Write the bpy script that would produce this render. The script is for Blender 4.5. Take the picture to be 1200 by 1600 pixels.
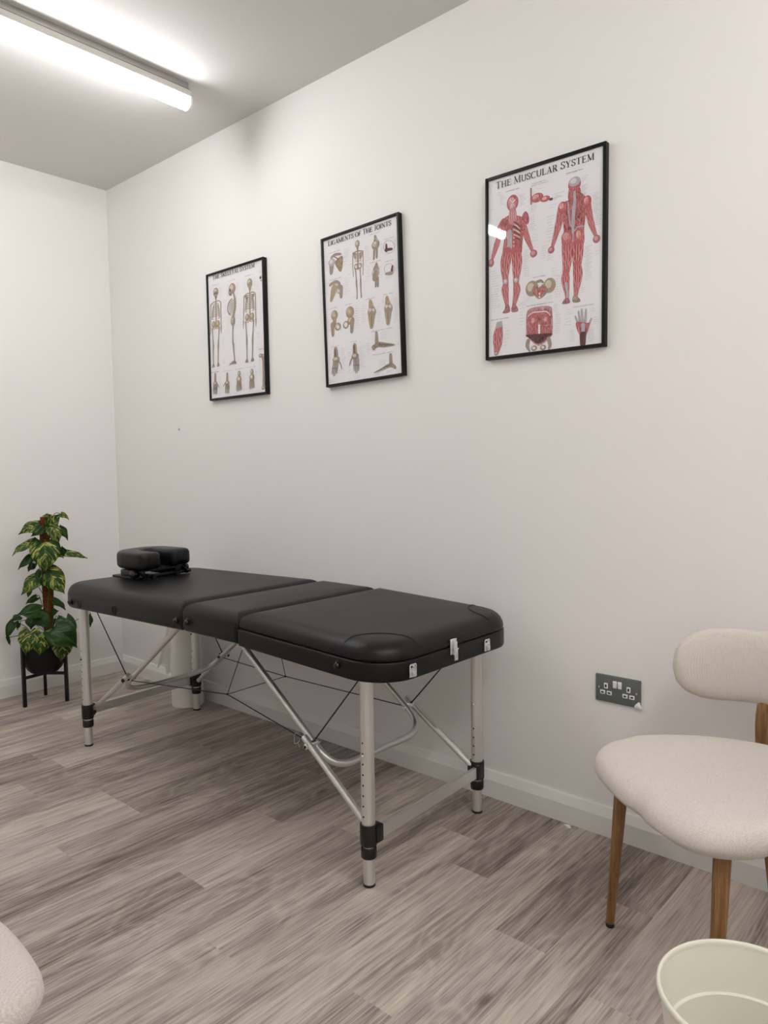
import bpy, bmesh, math, random
from mathutils import Vector, Matrix
from mathutils.bvhtree import BVHTree
PI = math.pi
for o in list(bpy.data.objects): bpy.data.objects.remove(o)
SC = bpy.context.scene
COL = SC.collection

# ------------------------------------------------------------------ camera
def make_camera():
    yaw, pitch, roll = 0.726591435, -0.0629720576, -0.0137340461
    d = Vector((-math.sin(yaw) * math.cos(pitch), math.cos(yaw) * math.cos(pitch), math.sin(pitch)))
    r = Vector((math.cos(yaw), math.sin(yaw), 0)); u = r.cross(d)
    r2 = r * math.cos(roll) + u * math.sin(roll); u2 = -r * math.sin(roll) + u * math.cos(roll)
    cam = bpy.data.cameras.new('camera'); cam.sensor_fit = 'VERTICAL'; cam.sensor_height = 36
    cam.lens = 1142.67 * 36 / 1600; cam.clip_start = .02
    o = bpy.data.objects.new('camera', cam); COL.objects.link(o)
    o.matrix_world = Matrix(((r2.x, u2.x, -d.x, 3.98791), (r2.y, u2.y, -d.y, -2.15108), (r2.z, u2.z, -d.z, 1.18024), (0, 0, 0, 1)))
    SC.camera = o
make_camera()
# ------------------------------------------------------------------ light, world, exposure
H = 2.76                       # ceiling height
ROOM_X, ROOM_Y = 5.2, -2.5     # room runs x 0..ROOM_X, y ROOM_Y..0
TUBE_STRENGTH = 39.0
FILL_STRENGTH = 59.0  # strength of the added out-of-view batten
TUBE_COLOR = (1.0, .99, .985)
W = bpy.data.worlds.new('world'); SC.world = W; W.use_nodes = True
W.node_tree.nodes['Background'].inputs[0].default_value = (1, .97, .93, 1)
W.node_tree.nodes['Background'].inputs[1].default_value = .15
SC.view_settings.view_transform = 'Standard'; SC.view_settings.look = 'None'
SC.view_settings.gamma = 1; SC.view_settings.use_curve_mapping = False
SC.view_settings.exposure = 0.03

# ------------------------------------------------------------------ helpers
ORG = {}
def obj(name, bm, mat, parent=None, smooth=True, auto=40):
    """link a bmesh given in world coordinates as ONE mesh object"""
    me = bpy.data.meshes.new(name)
    if parent is not None:
        bm.transform(ORG[parent.name].inverted())
    bmesh.ops.recalc_face_normals(bm, faces=bm.faces[:])
    for f in bm.faces: f.smooth = smooth
    if smooth:
        for e in bm.edges:
            if len(e.link_faces) == 2 and e.calc_face_angle(0) > math.radians(auto): e.smooth = False
    bm.to_mesh(me); bm.free()
    if mat: me.materials.append(mat)
    o = bpy.data.objects.new(name, me); COL.objects.link(o)
    if parent is not None:
        o.parent = parent; ORG[o.name] = ORG[parent.name]
    else: ORG[o.name] = Matrix.Identity(4)
    return o
def tag(o, label, cat, group=None):
    o['label'] = label; o['category'] = cat
    if group: o['group'] = group
    return o
def thing(name, label, cat, loc=(0, 0, 0), rz=0, group=None):
    o = bpy.data.objects.new(name, None); COL.objects.link(o)
    o.empty_display_size = .05
    o.location = loc; o.rotation_euler = (0, 0, rz)
    ORG[o.name] = Matrix.Translation(loc) @ Matrix.Rotation(rz, 4, 'Z')
    return tag(o, label, cat, group)
def struct(name, bm, mat, **k):
    o = obj(name, bm, mat, **k); o['kind'] = 'structure'; return o
def BM(): return bmesh.new()
def merge(bm, b2, M=None):
    if M is not None: b2.transform(M)
    me = bpy.data.meshes.new('t'); b2.to_mesh(me); b2.free(); bm.from_mesh(me); bpy.data.meshes.remove(me)
def box(bm, c, s, bev=0, seg=2, M=None):
    b = BM(); bmesh.ops.create_cube(b, size=1)
    for v in b.verts: v.co = Vector((v.co.x * s[0], v.co.y * s[1], v.co.z * s[2]))
    if bev: bmesh.ops.bevel(b, geom=b.edges[:], offset=bev, segments=seg, affect='EDGES', profile=.5)
    T = Matrix.Translation(c)
    merge(bm, b, T @ M if M is not None else T)
def frame_of(t):
    t = t.normalized(); a = Vector((0, 0, 1)) if abs(t.z) < .9 else Vector((1, 0, 0))
    n = t.cross(a).normalized(); return n, n.cross(t).normalized()
def tube(bm, pts, r, seg=12, closed=False, caps=True):
    pts = [Vector(p) for p in pts]; n = len(pts); rr = r if isinstance(r, (list, tuple)) else [r] * n
    rings = []; prevn = None
    for i, p in enumerate(pts):
        if closed: t = pts[(i + 1) % n] - pts[i - 1]
        else: t = (pts[min(i + 1, n - 1)] - pts[max(i - 1, 0)])
        t.normalize()
        if prevn is None: nn, b = frame_of(t)
        else:
            nn = prevn - t * prevn.dot(t)
            nn = nn.normalized() if nn.length > 1e-6 else frame_of(t)[0]
            b = nn.cross(t).normalized()
        prevn = nn
        rings.append([bm.verts.new(p + (nn * math.cos(2 * PI * k / seg) + b * math.sin(2 * PI * k / seg)) * rr[i]) for k in range(seg)])
    for i in range(n if closed else n - 1):
        A, B = rings[i], rings[(i + 1) % n]
        for k in range(seg): bm.faces.new((A[k], A[(k + 1) % seg], B[(k + 1) % seg], B[k]))
    if caps and not closed:
        bm.faces.new(rings[0][::-1]); bm.faces.new(rings[-1])
def smooth_pts(P, n=8, closed=False):
    P = [Vector(p) for p in P]; out = []; m = len(P)
    for i in range(m if closed else m - 1):
        g = lambda k: P[k % m] if closed else P[max(0, min(m - 1, k))]
        a, b, c, d = g(i - 1), g(i), g(i + 1), g(i + 2)
        for k in range(n):
            t = k / n
            out.append(.5 * ((2 * b) + (c - a) * t + (2 * a - 5 * b + 4 * c - d) * t * t + (3 * b - a - 3 * c + d) * t ** 3))
    if not closed: out.append(P[-1])
    return out
def lathe(bm, prof, c=(0, 0, 0), seg=32, M=None, capb=True, capt=True):
    b = BM(); rings = []
    for r, z in prof:
        rings.append([b.verts.new((r * math.cos(2 * PI * k / seg), r * math.sin(2 * PI * k / seg), z)) for k in range(seg)])
    for A, B in zip(rings, rings[1:]):
        for k in range(seg): b.faces.new((A[k], A[(k + 1) % seg], B[(k + 1) % seg], B[k]))
    if capb: b.faces.new(rings[0][::-1])
    if capt: b.faces.new(rings[-1])
    T = Matrix.Translation(c); merge(bm, b, T @ M if M is not None else T)
def loft(bm, rings, cap0=True, cap1=True):
    R = [[bm.verts.new(p) for p in r] for r in rings]; n = len(R[0])
    for A, B in zip(R, R[1:]):
        for k in range(n): bm.faces.new((A[k], A[(k + 1) % n], B[(k + 1) % n], B[k]))
    if cap0: bm.faces.new(R[0][::-1])
    if cap1: bm.faces.new(R[-1])
    return R
def between(bm, a, b, r, seg=12): tube(bm, [a, b], r, seg)

# ------------------------------------------------------------------ materials
def lin(c):
    if isinstance(c, str): c = tuple(int(c[i:i + 2], 16) / 255 for i in (0, 2, 4))
    return tuple((x / 12.92 if x <= .04045 else ((x + .055) / 1.055) ** 2.4) for x in c[:3]) + (1,)
class Nt:
    def __init__(s, name):
        s.m = bpy.data.materials.new(name); s.m.use_nodes = True; s.t = s.m.node_tree; s.n = s.t.nodes
        s.p = s.n['Principled BSDF']; s.out = s.n['Material Output']
    def add(s, ty, **k):
        x = s.n.new(ty)
        for a, b in k.items(): setattr(x, a, b)
        return x
    def link(s, a, b): s.t.links.new(a, b)
    def tc(s, out='Object', scale=(1, 1, 1)):
        t = s.add('ShaderNodeTexCoord'); mp = s.add('ShaderNodeMapping'); mp.inputs['Scale'].default_value = scale
        s.link(t.outputs[out], mp.inputs[0]); return mp.outputs[0]
    def noise(s, vec, scale, detail=3, rough=.5, dist=0):
        x = s.add('ShaderNodeTexNoise'); x.inputs['Scale'].default_value = scale; x.inputs['Detail'].default_value = detail
        x.inputs['Roughness'].default_value = rough; x.inputs['Distortion'].default_value = dist
        s.link(vec, x.inputs['Vector']); return x.outputs['Fac']
    def ramp(s, fac, stops, interp='LINEAR'):
        x = s.add('ShaderNodeValToRGB'); r = x.color_ramp; r.interpolation = interp
        while len(r.elements) < len(stops): r.elements.new(.5)
        for e, (p, c) in zip(r.elements, stops): e.position = p; e.color = c if len(c) == 4 else tuple(c) + (1,)
        s.link(fac, x.inputs[0]); return x.outputs[0]
    def mix(s, a, b, fac, mode='MIX'):
        x = s.add('ShaderNodeMix', data_type='RGBA', blend_type=mode)
        for v, i in ((fac, 0), (a, 6), (b, 7)):
            if hasattr(v, 'links'): s.link(v, x.inputs[i])
            else: x.inputs[i].default_value = v
        return x.outputs[2]
    def math(s, op, a, b=None):
        x = s.add('ShaderNodeMath', operation=op)
        for v, i in ((a, 0), (b, 1)):
            if v is None: continue
            if hasattr(v, 'links'): s.link(v, x.inputs[i])
            else: x.inputs[i].default_value = v
        return x.outputs[0]
    def bump(s, h, strength=.2, dist=.001):
        b = s.add('ShaderNodeBump'); b.inputs['Strength'].default_value = strength; b.inputs['Distance'].default_value = dist
        s.link(h, b.inputs['Height']); s.link(b.outputs[0], s.p.inputs['Normal'])
    def base(s, c):
        if hasattr(c, 'links'): s.link(c, s.p.inputs['Base Color'])
        else: s.p.inputs['Base Color'].default_value = c
    def set(s, rough=.5, metal=0, spec=.5, **k):
        s.p.inputs['Roughness'].default_value = rough; s.p.inputs['Metallic'].default_value = metal
        s.p.inputs['Specular IOR Level'].default_value = spec
        for a, b in k.items(): s.p.inputs[a].default_value = b
def plain(name, c, rough=.5, metal=0, spec=.5, bump=None, **k):
    n = Nt(name); n.base(lin(c)); n.set(rough, metal, spec, **k)
    if bump:
        f = n.noise(n.tc(), bump[0], 3); n.bump(f, bump[1], bump[2] if len(bump) > 2 else .001)
    return n.m
def paint(name, c, c2, rough=.6):
    n = Nt(name); v = n.tc(); f = n.noise(v, 1.1, 3)
    n.base(n.mix(lin(c), lin(c2), f)); n.set(rough, 0, .3)
    g = n.noise(v, 90, 4, .6); n.bump(g, .12, .001); return n.m
M = {}
M['wall'] = paint('painted_plaster', 'EFECEA', 'F0EEEB')
M['ceiling'] = paint('ceiling_paint', 'E2E0DD', 'DFDEDA', .8)
M['skirting'] = plain('skirting_gloss', 'E9E8E4', .32, 0, .5, (14, .04))
def vinyl_floor():
    n = Nt('oak_plank_vinyl'); v = n.tc()
    at = n.add('ShaderNodeAttribute', attribute_name='plank'); 
    sep = n.add('ShaderNodeSeparateColor'); n.link(at.outputs['Color'], sep.inputs[0])
    tone, seed, warm = sep.outputs[0], sep.outputs[1], sep.outputs[2]
    off = n.add('ShaderNodeCombineXYZ'); n.link(n.math('MULTIPLY', seed, 37.0), off.inputs[0]); n.link(n.math('MULTIPLY', seed, 91.0), off.inputs[1]); n.link(n.math('MULTIPLY', seed, 17.0), off.inputs[2])
    ad = n.add('ShaderNodeVectorMath', operation='ADD'); n.link(v, ad.inputs[0]); n.link(off.outputs[0], ad.inputs[1]); vv = ad.outputs[0]
    def sc(x, y):
        m = n.add('ShaderNodeMapping'); m.inputs['Scale'].default_value = (x, y, 1); n.link(vv, m.inputs[0]); return m.outputs[0]
    # growth figure: contour bands of a slow stretched noise
    slow = n.noise(sc(6.5, 1.5), 1.0, 2.4, .5, .5)
    rings = n.math('SINE', n.math('MULTIPLY', slow, 75.0))
    rings = n.math('MULTIPLY', n.math('ADD', rings, 1.0), .5)
    fine = n.noise(sc(190, 5), 1.0, 4, .65)
    med = n.noise(sc(42, 3.2), 1.0, 4, .6, .3)
    broad = n.noise(sc(7, .8), 1.0, 3, .5, .6)
    g = n.math('ADD', n.math('MULTIPLY', n.math('POWER', rings, 2.0), .055), n.math('MULTIPLY', fine, .66))
    g = n.math('ADD', g, n.math('MULTIPLY', med, .36)); g = n.math('ADD', g, n.math('MULTIPLY', broad, .34))
    g = n.math('ADD', g, n.math('MULTIPLY', n.math('SUBTRACT', tone, .5), .17))
    col = n.ramp(g, [(.46, lin('60574F')), (.57, lin('8C827B')), (.67, lin('ABA29B')), (.77, lin('C8BFB7')), (.92, lin('E0D8CD'))])
    tint = n.mix(lin('DFD3D2'), lin('E0DBCF'), warm)
    col = n.mix(col, tint, .55, 'MULTIPLY')
    vo = n.add('ShaderNodeTexVoronoi'); vo.inputs['Scale'].default_value = 1.0; n.link(sc(5.2, 2.0), vo.inputs['Vector'])
    kn = n.ramp(vo.outputs['Distance'], [(.0, (1, 1, 1)), (.035, (.75, .75, .75)), (.075, (0, 0, 0))])
    col = n.mix(col, lin('3C322C'), n.math('MULTIPLY', kn, .75))
    n.base(col); n.set(.42, 0, .38)
    n.bump(fine, .12, .0006); return n.m
M['floor'] = vinyl_floor()
def leather(name, c, rough):
    n = Nt(name); v = n.tc(); n.base(lin(c)); n.set(rough, 0, .32)
    f = n.noise(v, 340, 3, .6); g = n.noise(v, 6, 2); n.bump(n.math('ADD', f, n.math('MULTIPLY', g, 3.0)), .12, .0008); return n.m
M['leather'] = leather('black_leatherette', '070708', .42)
M['leather2'] = leather('black_cradle_leatherette', '0B0B0C', .36)
M['stitch'] = plain('stitch_thread', '0E0E0E', .8)
M['black_plastic'] = plain('black_plastic', '101011', .4, bump=(60, .05))
M['black_metal'] = plain('black_powder_coat', '0F0F10', .45, 0, .4, (300, .06))
M['knob'] = plain('glossy_black_knob', '0B0B0B', .18)
def alu():
    n = Nt('satin_aluminium'); n.base(lin('DEDDDA')); n.set(.38, .8, .5)
    n.bump(n.noise(n.tc('Object', (40, 40, 400)), 1, 3), .06, .0005); return n.m
M['alu'] = alu()
M['chrome'] = plain('bright_steel', 'E8E8E8', .22, .9, bump=(90, .1))
M['cable'] = plain('black_cable', '0C0C0C', .5)
def fabric():
    n = Nt('cream_upholstery'); v = n.tc()
    w1 = n.add('ShaderNodeTexWave', wave_type='BANDS', bands_direction='X'); w1.inputs['Scale'].default_value = 150; w1.inputs['Distortion'].default_value = 3.0; w1.inputs['Detail'].default_value = 2; w1.inputs['Detail Scale'].default_value = 4
    w2 = n.add('ShaderNodeTexWave', wave_type='BANDS', bands_direction='DIAGONAL'); w2.inputs['Scale'].default_value = 130; w2.inputs['Distortion'].default_value = 2.5; w2.inputs['Detail'].default_value = 2
    n.link(v, w1.inputs[0]); n.link(v, w2.inputs[0])
    k = n.math('MULTIPLY', w1.outputs['Fac'], w2.outputs['Fac']); s = n.noise(v, 330, 4, .7); k = n.math('ADD', n.math('MULTIPLY', k, .3), n.math('MULTIPLY', s, .9))
    n.base(n.ramp(k, [(.15, lin('B4ABA1')), (.5, lin('D5CDC5')), (.85, lin('E6E0D9'))])); n.set(.95, 0, .12)
    n.p.inputs['Sheen Weight'].default_value = .25
    n.bump(k, .8, .0012); return n.m
M['fabric'] = fabric()
def wood():
    n = Nt('walnut_leg'); v = n.tc('Object', (60, 60, 3.5)); f = n.noise(v, 1.6, 5, .65, .6)
    n.base(n.ramp(f, [(.28, lin('563A20')), (.5, lin('85603A')), (.72, lin('A88254'))])); n.set(.45, 0, .4); n.bump(f, .12, .0006); return n.m
M['wood'] = wood()
M['bin'] = plain('cream_plastic', 'EDEBDD', .38, 0, .45, (8, .02), **{'Subsurface Weight': .0})
M['paper'] = plain('tissue_paper', 'F4F2EC', .85, 0, .1, (160, .4))
M['socket'] = plain('slate_metal_plate', '646A66', .42, .1, .5, (300, .04))
M['white_plastic'] = plain('white_plastic', 'F2F1EE', .3)
M['dark'] = plain('dark_slot', '0A0A0A', .6)
M['lamp_body'] = plain('lamp_housing', 'C9C5BE', .5)
M['lamp_side_shaded'] = plain('lamp_spine_shaded', '9C9893', .5)  # greyer than the housing: shade of the unlit side put into the colour
M['clear_cap'] = plain('lamp_end_cap', 'F0F0EE', .25)
M['frame'] = plain('black_frame', '060606', .5, 0, .3, bump=(200, .05))
M['pot'] = plain('black_pot', '09090A', .5, 0, .3, (120, .05))
M['soil'] = plain('potting_soil', '2B1E15', .95, bump=(120, .8, .004))
M['plaster'] = plain('white_filler', 'F4F3F0', .7, bump=(200, .4))
M['thread'] = plain('clear_nylon', 'D8D8D8', .3)
def coir():
    n = Nt('coir_pole'); v = n.tc(); f = n.noise(v, 170, 5, .8, .6)
    n.base(n.ramp(f, [(.3, lin('2A1509')), (.5, lin('6B3D1E')), (.7, lin('A06B3B'))])); n.set(.95, 0, .1); n.bump(f, 1, .005); return n.m
M['coir'] = coir()
M['stem'] = plain('leaf_stem', '3E4A1E', .5)
def leafmat(name, var):
    n = Nt(name); t = n.add('ShaderNodeTexCoord'); oi = n.add('ShaderNodeObjectInfo')
    sep = n.add('ShaderNodeSeparateXYZ'); n.link(t.outputs['UV'], sep.inputs[0])
    u, v = sep.outputs[0], sep.outputs[1]                      # u across -1..1 stored 0..1, v along
    au = n.math('ABSOLUTE', n.math('SUBTRACT', u, .5))
    dv = n.math('SUBTRACT', v, n.math('MULTIPLY', au, .9))      # veins sweep forward
    cb = n.add('ShaderNodeCombineXYZ'); n.link(n.math('MULTIPLY', u, 2.2), cb.inputs[0]); n.link(n.math('MULTIPLY', dv, 7.0), cb.inputs[1]); n.link(n.math('MULTIPLY', oi.outputs['Random'], 40.0), cb.inputs[2])
    f = n.noise(cb.outputs[0], 1.6, 4, .6, .7)
    g = n.noise(t.outputs['UV'], 3, 2)
    green = n.mix(lin('1B3C11'), lin('3A6B21'), g)
    mid = n.ramp(au, [(.0, (1, 1, 1)), (.012, (1, 1, 1)), (.03, (0, 0, 0))])
    c = n.mix(green, lin('5E8A3A'), n.math('MULTIPLY', mid, .7))
    lo, hi = ((.51, .60) if var else (.68, .76))
    mask = n.ramp(f, [(lo, (0, 0, 0)), (hi, (1, 1, 1))])
    c = n.mix(c, lin('D4DA70') if var else lin('5F8F3A'), mask)
    n.base(c); n.set(.3, 0, .5)
    vein = n.math('SINE', n.math('MULTIPLY', dv, 62.0)); n.bump(vein, .18, .0015)
    return n.m
M['leaf'] = leafmat('pothos_leaf_green', False); M['leafv'] = leafmat('pothos_leaf_variegated', True)
def tube_mat(nm, st):
    n = Nt(nm); e = n.add('ShaderNodeEmission'); e.inputs[0].default_value = TUBE_COLOR + (1,); e.inputs[1].default_value = st
    n.link(e.outputs[0], n.out.inputs[0]); return n.m
M['tube'] = tube_mat('lit_diffuser', TUBE_STRENGTH); M['fill_tube'] = tube_mat('added_fill_diffuser', FILL_STRENGTH)
def glass():
    n = Nt('picture_glazing'); a = n.add('ShaderNodeBsdfTransparent'); b = n.add('ShaderNodeBsdfGlossy'); b.inputs['Roughness'].default_value = .03
    fr = n.add('ShaderNodeFresnel'); fr.inputs[0].default_value = 1.45; m = n.add('ShaderNodeMixShader')
    gm = n.add('ShaderNodeNewGeometry'); fac = n.math('MULTIPLY', fr.outputs[0], n.math('SUBTRACT', 1.0, gm.outputs['Backfacing'])); n.link(fac, m.inputs[0]); n.link(a.outputs[0], m.inputs[1]); n.link(b.outputs[0], m.inputs[2]); n.link(m.outputs[0], n.out.inputs[0]); return n.m
M['glass'] = glass()
def printmat():
    n = Nt('printed_paper'); at = n.add('ShaderNodeAttribute', attribute_name='ink'); n.base(at.outputs['Color']); n.set(.55, 0, .3); return n.m
M['print'] = printmat()
ART = {}
ART['P3'] = ([
('L',[(-146.7,148.7),(-161.8,122),(-165.8,98.7),(-175.8,71.6),(-190,36.2)],[20.7,25.7,20.7,20.9,11.1],'m'),
('E',(-195.3,22.5),11.45,13.25,'h'),
('L',[(-72.3,131.1),(-65,101.2),(-52.3,65.6),(-37,31.9)],[16.2,21.2,17.5,9.1],'m'),
('E',(-32.6,21.7),12.75,11.75,'h'),
('G',[(-123.8,164.1),(-113.6,154.6),(-95.6,156.2),(-73.4,144.6),(-62.3,124.2),(-70.6,97.7),(-74.4,60.7),(-77.7,32.9),(-89.9,28.1),(-115.3,24.9),(-143.9,40),(-149.6,51.8),(-143.9,94.1),(-154.2,125.2),(-155.4,144.8),(-146.7,156.4)],'m'),
('G',[(-76.2,146.1),(-65.1,162.4),(-54.2,152.9),(-49.7,130.8),(-55.7,119),(-65.1,129.5)],'m'),
('L',[(-111.4,173.2),(-111.4,147)],[26.6,31.2],'p'),
('E',(-111.4,200.7),22,25.65,'m'),
('E',(-111.4,189.8),12.75,14.3,'p'),
('L',[(-120.4,213.4),(-111.4,202.6),(-101.3,209.7)],[2.4,3.3,3],'w'),
('L',[(-123.8,109.1),(-122.7,70.5),(-125,38.3)],[17.4,19.8,15.2],'g'),
('L',[(-108,139.1),(-95.6,131.6),(-83.3,118.4)],[2.2,2.8,1.9],'d'),
('L',[(-108,131),(-95.6,123.5),(-83.3,111.3)],[2.2,2.8,1.9],'w'),
('L',[(-108,122.9),(-95.6,115.4),(-83.3,104.2)],[2.2,2.7,1.8],'d'),
('L',[(-108,114.8),(-95.6,107.3),(-83.3,97.1)],[2.2,2.8,1.8],'w'),
('L',[(-108,106.7),(-95.6,99.2),(-83.3,90)],[2.2,2.6,1.8],'d'),
('L',[(-108,98.5),(-95.6,91.2),(-83.3,82.9)],[2.2,2.7,1.7],'w'),
('L',[(-108,90.4),(-95.6,83.1),(-83.3,75.8)],[2.2,2.7,1.7],'d'),
('E',(-105.7,86.1),6.9,5.75,'m'),
('E',(-105.7,72.8),6.95,5.75,'m'),
('E',(-105.7,59.4),6.95,5.75,'m'),
('E',(-105.7,46),6.9,5.75,'m'),
('L',[(-147.9,53.9),(-118.1,27.3),(-87.1,39.5)],[2.3,2.9,2.7],'w'),
('L',[(-131.8,43.5),(-138.7,11),(-139.9,-27.5),(-137.6,-57)],[38.1,39.1,26.8,19.7],'m'),
('L',[(-96.7,37.5),(-94.4,2.7),(-96.6,-35.2),(-98.8,-61.2)],[35.1,37.6,26.6,19.6],'m'),
('L',[(-137.6,-57),(-139.9,-80.9),(-131.8,-130.8)],[21.2,26.6,11.3],'m'),
('L',[(-98.8,-61.2),(-95.4,-88.2),(-106.7,-134.6)],[20.3,26.5,11.7],'m'),
('E',(-138.7,-49.6),8.15,8.75,'g'),
('E',(-98.8,-51.6),8,8.65,'g'),
('G',[(-138.2,-127.5),(-125,-129.4),(-122.7,-151.6),(-149.8,-151.6),(-141.1,-139.2)],'h'),
('G',[(-111.3,-129.1),(-99.9,-130.8),(-89.8,-152.5),(-115.2,-151.7)],'h'),
('L',[(67.9,145.2),(60.9,110.5),(50.8,76.3),(34.4,28.4)],[27,26.1,20.8,9.9],'m'),
('E',(30.8,20.8),11.2,11.05,'h'),
('L',[(154.5,133.6),(160.6,96.9),(169.6,64),(182.3,32.6)],[21.3,20,17.5,9],'m'),
('E',(184.3,23),11.75,11.9,'h'),
('G',[(97.5,176.3),(127.3,175.6),(149.5,154.7),(161.8,138.5),(149.8,112.6),(142.9,61),(144.5,33.9),(138.3,17.4),(103.5,24.5),(70.5,28.9),(69.4,49.6),(74.4,66.7),(70.1,113),(58.7,142.8),(70.9,157.1),(92.6,161.8)],'m'),
('E',(152.5,142.9),14.05,16.8,'m'),
('E',(69.9,144.7),14.7,16.3,'m'),
('G',[(94.9,197.1),(125.8,191.6),(130.8,168.1),(115.1,165.3),(90.1,162.4)],'m'),
('L',[(110.9,193.1),(110.2,148.6),(106.5,104.7),(104.9,33.2)],[7.3,10.4,12.4,4.1],'g'),
('E',(110.3,204.4),21.05,20.95,'m'),
('E',(110.3,211.9),19.5,14.25,'g'),
('L',[(88.1,156.2),(92.9,107.8),(98.1,79.6)],[4.1,4,5],'g'),
('L',[(70.5,28.9),(90.9,29.3),(103.5,22.2)],[2.9,2.7,2.5],'w'),
('L',[(110.7,63.4),(120.6,72.5),(141.3,71.1)],[4.2,5.1,3.8],'g'),
('L',[(85.8,25.8),(87,-8.5),(85.2,-39.9),(82.3,-62.2)],[36.1,34.2,27.2,22.2],'m'),
('L',[(123,20.5),(122.2,-15.3),(120.4,-44.2)],[37.6,34.7,26.6],'m'),
('E',(85.7,48),19.2,20.85,'m'),
('E',(126.7,45.7),15.15,20.6,'m'),
('L',[(82.2,-59.9),(81.3,-82.6),(85.6,-117.5),(87.8,-147.6)],[22.9,27.8,17.3,10.2],'m'),
('L',[(120.4,-41.9),(123.1,-74),(118.9,-113.9),(116.1,-144.2)],[26.1,30.5,19.5,10.3],'m'),
('L',[(84,-94.4),(89.8,-141.1)],[11.1,5],'g'),
('G',[(80.6,-139.6),(92.9,-141.5),(96,-154.8),(70.5,-153.7)],'h'),
('G',[(108,-137.1),(122,-139.3),(132.1,-155.8),(108.1,-154.8)],'b'),
('L',[(-42.9,229.5),(-41.7,180.3)],[4.5,5.5],'h'),
('E',(-20.2,195.1),22.1,13.9,'m'),
('E',(9.6,184.7),16.3,8.75,'m'),
('E',(29.6,178.5),6.45,3.65,'d'),
('E',(-38.3,-88.9),23.2,24.6,'b'),
('E',(25.4,-89.2),21.4,23.2,'b'),
('G',[(-37.2,-97.6),(-29.1,-80.1),(-12.9,-89.8),(3.2,-81.7),(16.5,-97),(13.9,-112.9),(-12.8,-126)],'b'),
('G',[(-33.4,-99.2),(-26.4,-85.2),(-12.9,-94.5),(2.1,-87.6),(10.7,-100.7),(-12.8,-120.4)],'m'),
('E',(-10.7,-109),2.75,4.25,'w'),
('E',(-10.6,-119.8),2.75,3.3,'w'),
('L',[(-23.7,-71.6),(-7.6,-69.6),(3.1,-76.1)],[7.1,8.4,5.4],'b'),
('G',[(-58.5,-172.8),(-48.1,-153.8),(-18.1,-150.2),(25.7,-155.3),(35.3,-174.4),(35.5,-242),(19.8,-258.8),(-12.3,-277.2),(-53.4,-246.7),(-58.4,-232.6)],'p'),
('G',[(-51.9,-178.5),(-39.8,-169.3),(-12.6,-169.8),(19.4,-173.5),(29,-189.8),(28.2,-241.1),(-12.3,-269.1),(-51.7,-238.2)],'m'),
('L',[(-53,-176),(-34.3,-166.7),(-12.6,-167.5),(14.1,-170.4),(30,-185.3)],[2.7,3.1,2.9,2.8,2.3],'w'),
('E',(-31.5,-194.2),13.2,14.25,'m'),
('E',(14.2,-197.1),12.85,14.1,'m'),
('L',[(-11.4,-207.7),(-11.3,-238.5)],[8.8,7.6],'w'),
('G',[(-56.2,-235.3),(32.9,-241.7),(19.7,-254.1),(-12.3,-269.1),(-50.6,-244.1)],'d'),
('L',[(-57.3,-242.3),(-12.3,-277.2),(34.5,-251.2)],[2.9,2.8,3.1],'w'),
('L',[(-51.7,-255),(-55,-271.4),(-46.1,-289.2)],[13.6,12,5.2],'b'),
('E',(-29.7,-281.4),10.95,8.6,'b'),
('L',[(22.4,-256.7),(27.8,-276.1),(24.1,-289.8)],[12.5,11.6,6.5],'b'),
('E',(2.8,-282.7),10.8,8.5,'b'),
('E',(-29.7,-281.4),4.45,3.8,'w'),
('E',(2.8,-282.7),4.35,3.8,'w'),
('L',[(-163.2,-194.9),(-168.5,-228.8),(-170.3,-258.2),(-175.1,-282.5)],[26.3,37,30,15.6],'m'),
('L',[(-176.2,-198.2),(-170.3,-180.2)],[5.4,4.1],'g'),
('L',[(-170.3,-197),(-166.1,-179.8)],[5.4,4.3],'g'),
('L',[(-164.4,-195.8),(-162,-179.4)],[5.3,4.2],'g'),
('L',[(-158.5,-194.6),(-157.9,-178.9)],[5.4,4.2],'g'),
('L',[(-152.7,-193.4),(-153.9,-178.5)],[5.2,4.1],'g'),
('E',(-174.5,-282.5),8.3,5.95,'b'),
('L',[(130.1,-233.4),(115.4,-198.7)],[7.1,4.7],'g'),
('L',[(133.6,-229.3),(126.3,-185.2)],[7.4,4.9],'g'),
('L',[(141.5,-228.1),(137.2,-180.9)],[7.4,4.9],'g'),
('L',[(148.4,-230.4),(152,-183.1)],[7.6,5],'g'),
('L',[(156.4,-241.3),(169.8,-213.9)],[7.7,5.1],'g'),
('G',[(120.1,-218.4),(154.8,-225.3),(164.6,-226.7),(157.4,-250.5),(150.2,-263.1),(133.8,-261.1),(122.7,-241.5)],'m'),
('L',[(141.5,-230.3),(142.7,-257.7)],[14.9,8.9],'g'),
('L',[(141.7,-259.8),(141.9,-288.4)],[21,17.9],'d'),
('N',-202.1,196.6,30.2,1,4.4),
('N',-164,233.5,29.6,6,5.7),
('N',-87.3,219.5,28.4,8,4.7),
('N',-48.7,172.7,33.3,4,6.1),
('N',-51.4,140.5,30.5,8,6.1),
('N',-65,101.2,22.4,2,6.6),
('N',-37.7,81.3,27.6,3,9.4),
('N',-175.6,246,23.9,2,6.7),
('N',-19.2,221.3,27.4,1,3.7),
('N',38.9,190.8,37,3,6.4),
('N',33.7,180.6,31.9,2,6.4),
('N',130.5,221.3,25.2,3,6.2),
('N',129.7,192.8,27.7,8,4),
('N',168.8,160.9,30.5,14,4.4),
('N',23.4,160.3,32,2,8.3),
('N',13,125.9,37.4,5,9.2),
('N',7.9,80.9,32.2,4,10.2),
('N',-7.9,37.8,32.4,6,7.4),
('N',178.9,97.1,23.5,6,6.2),
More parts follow.
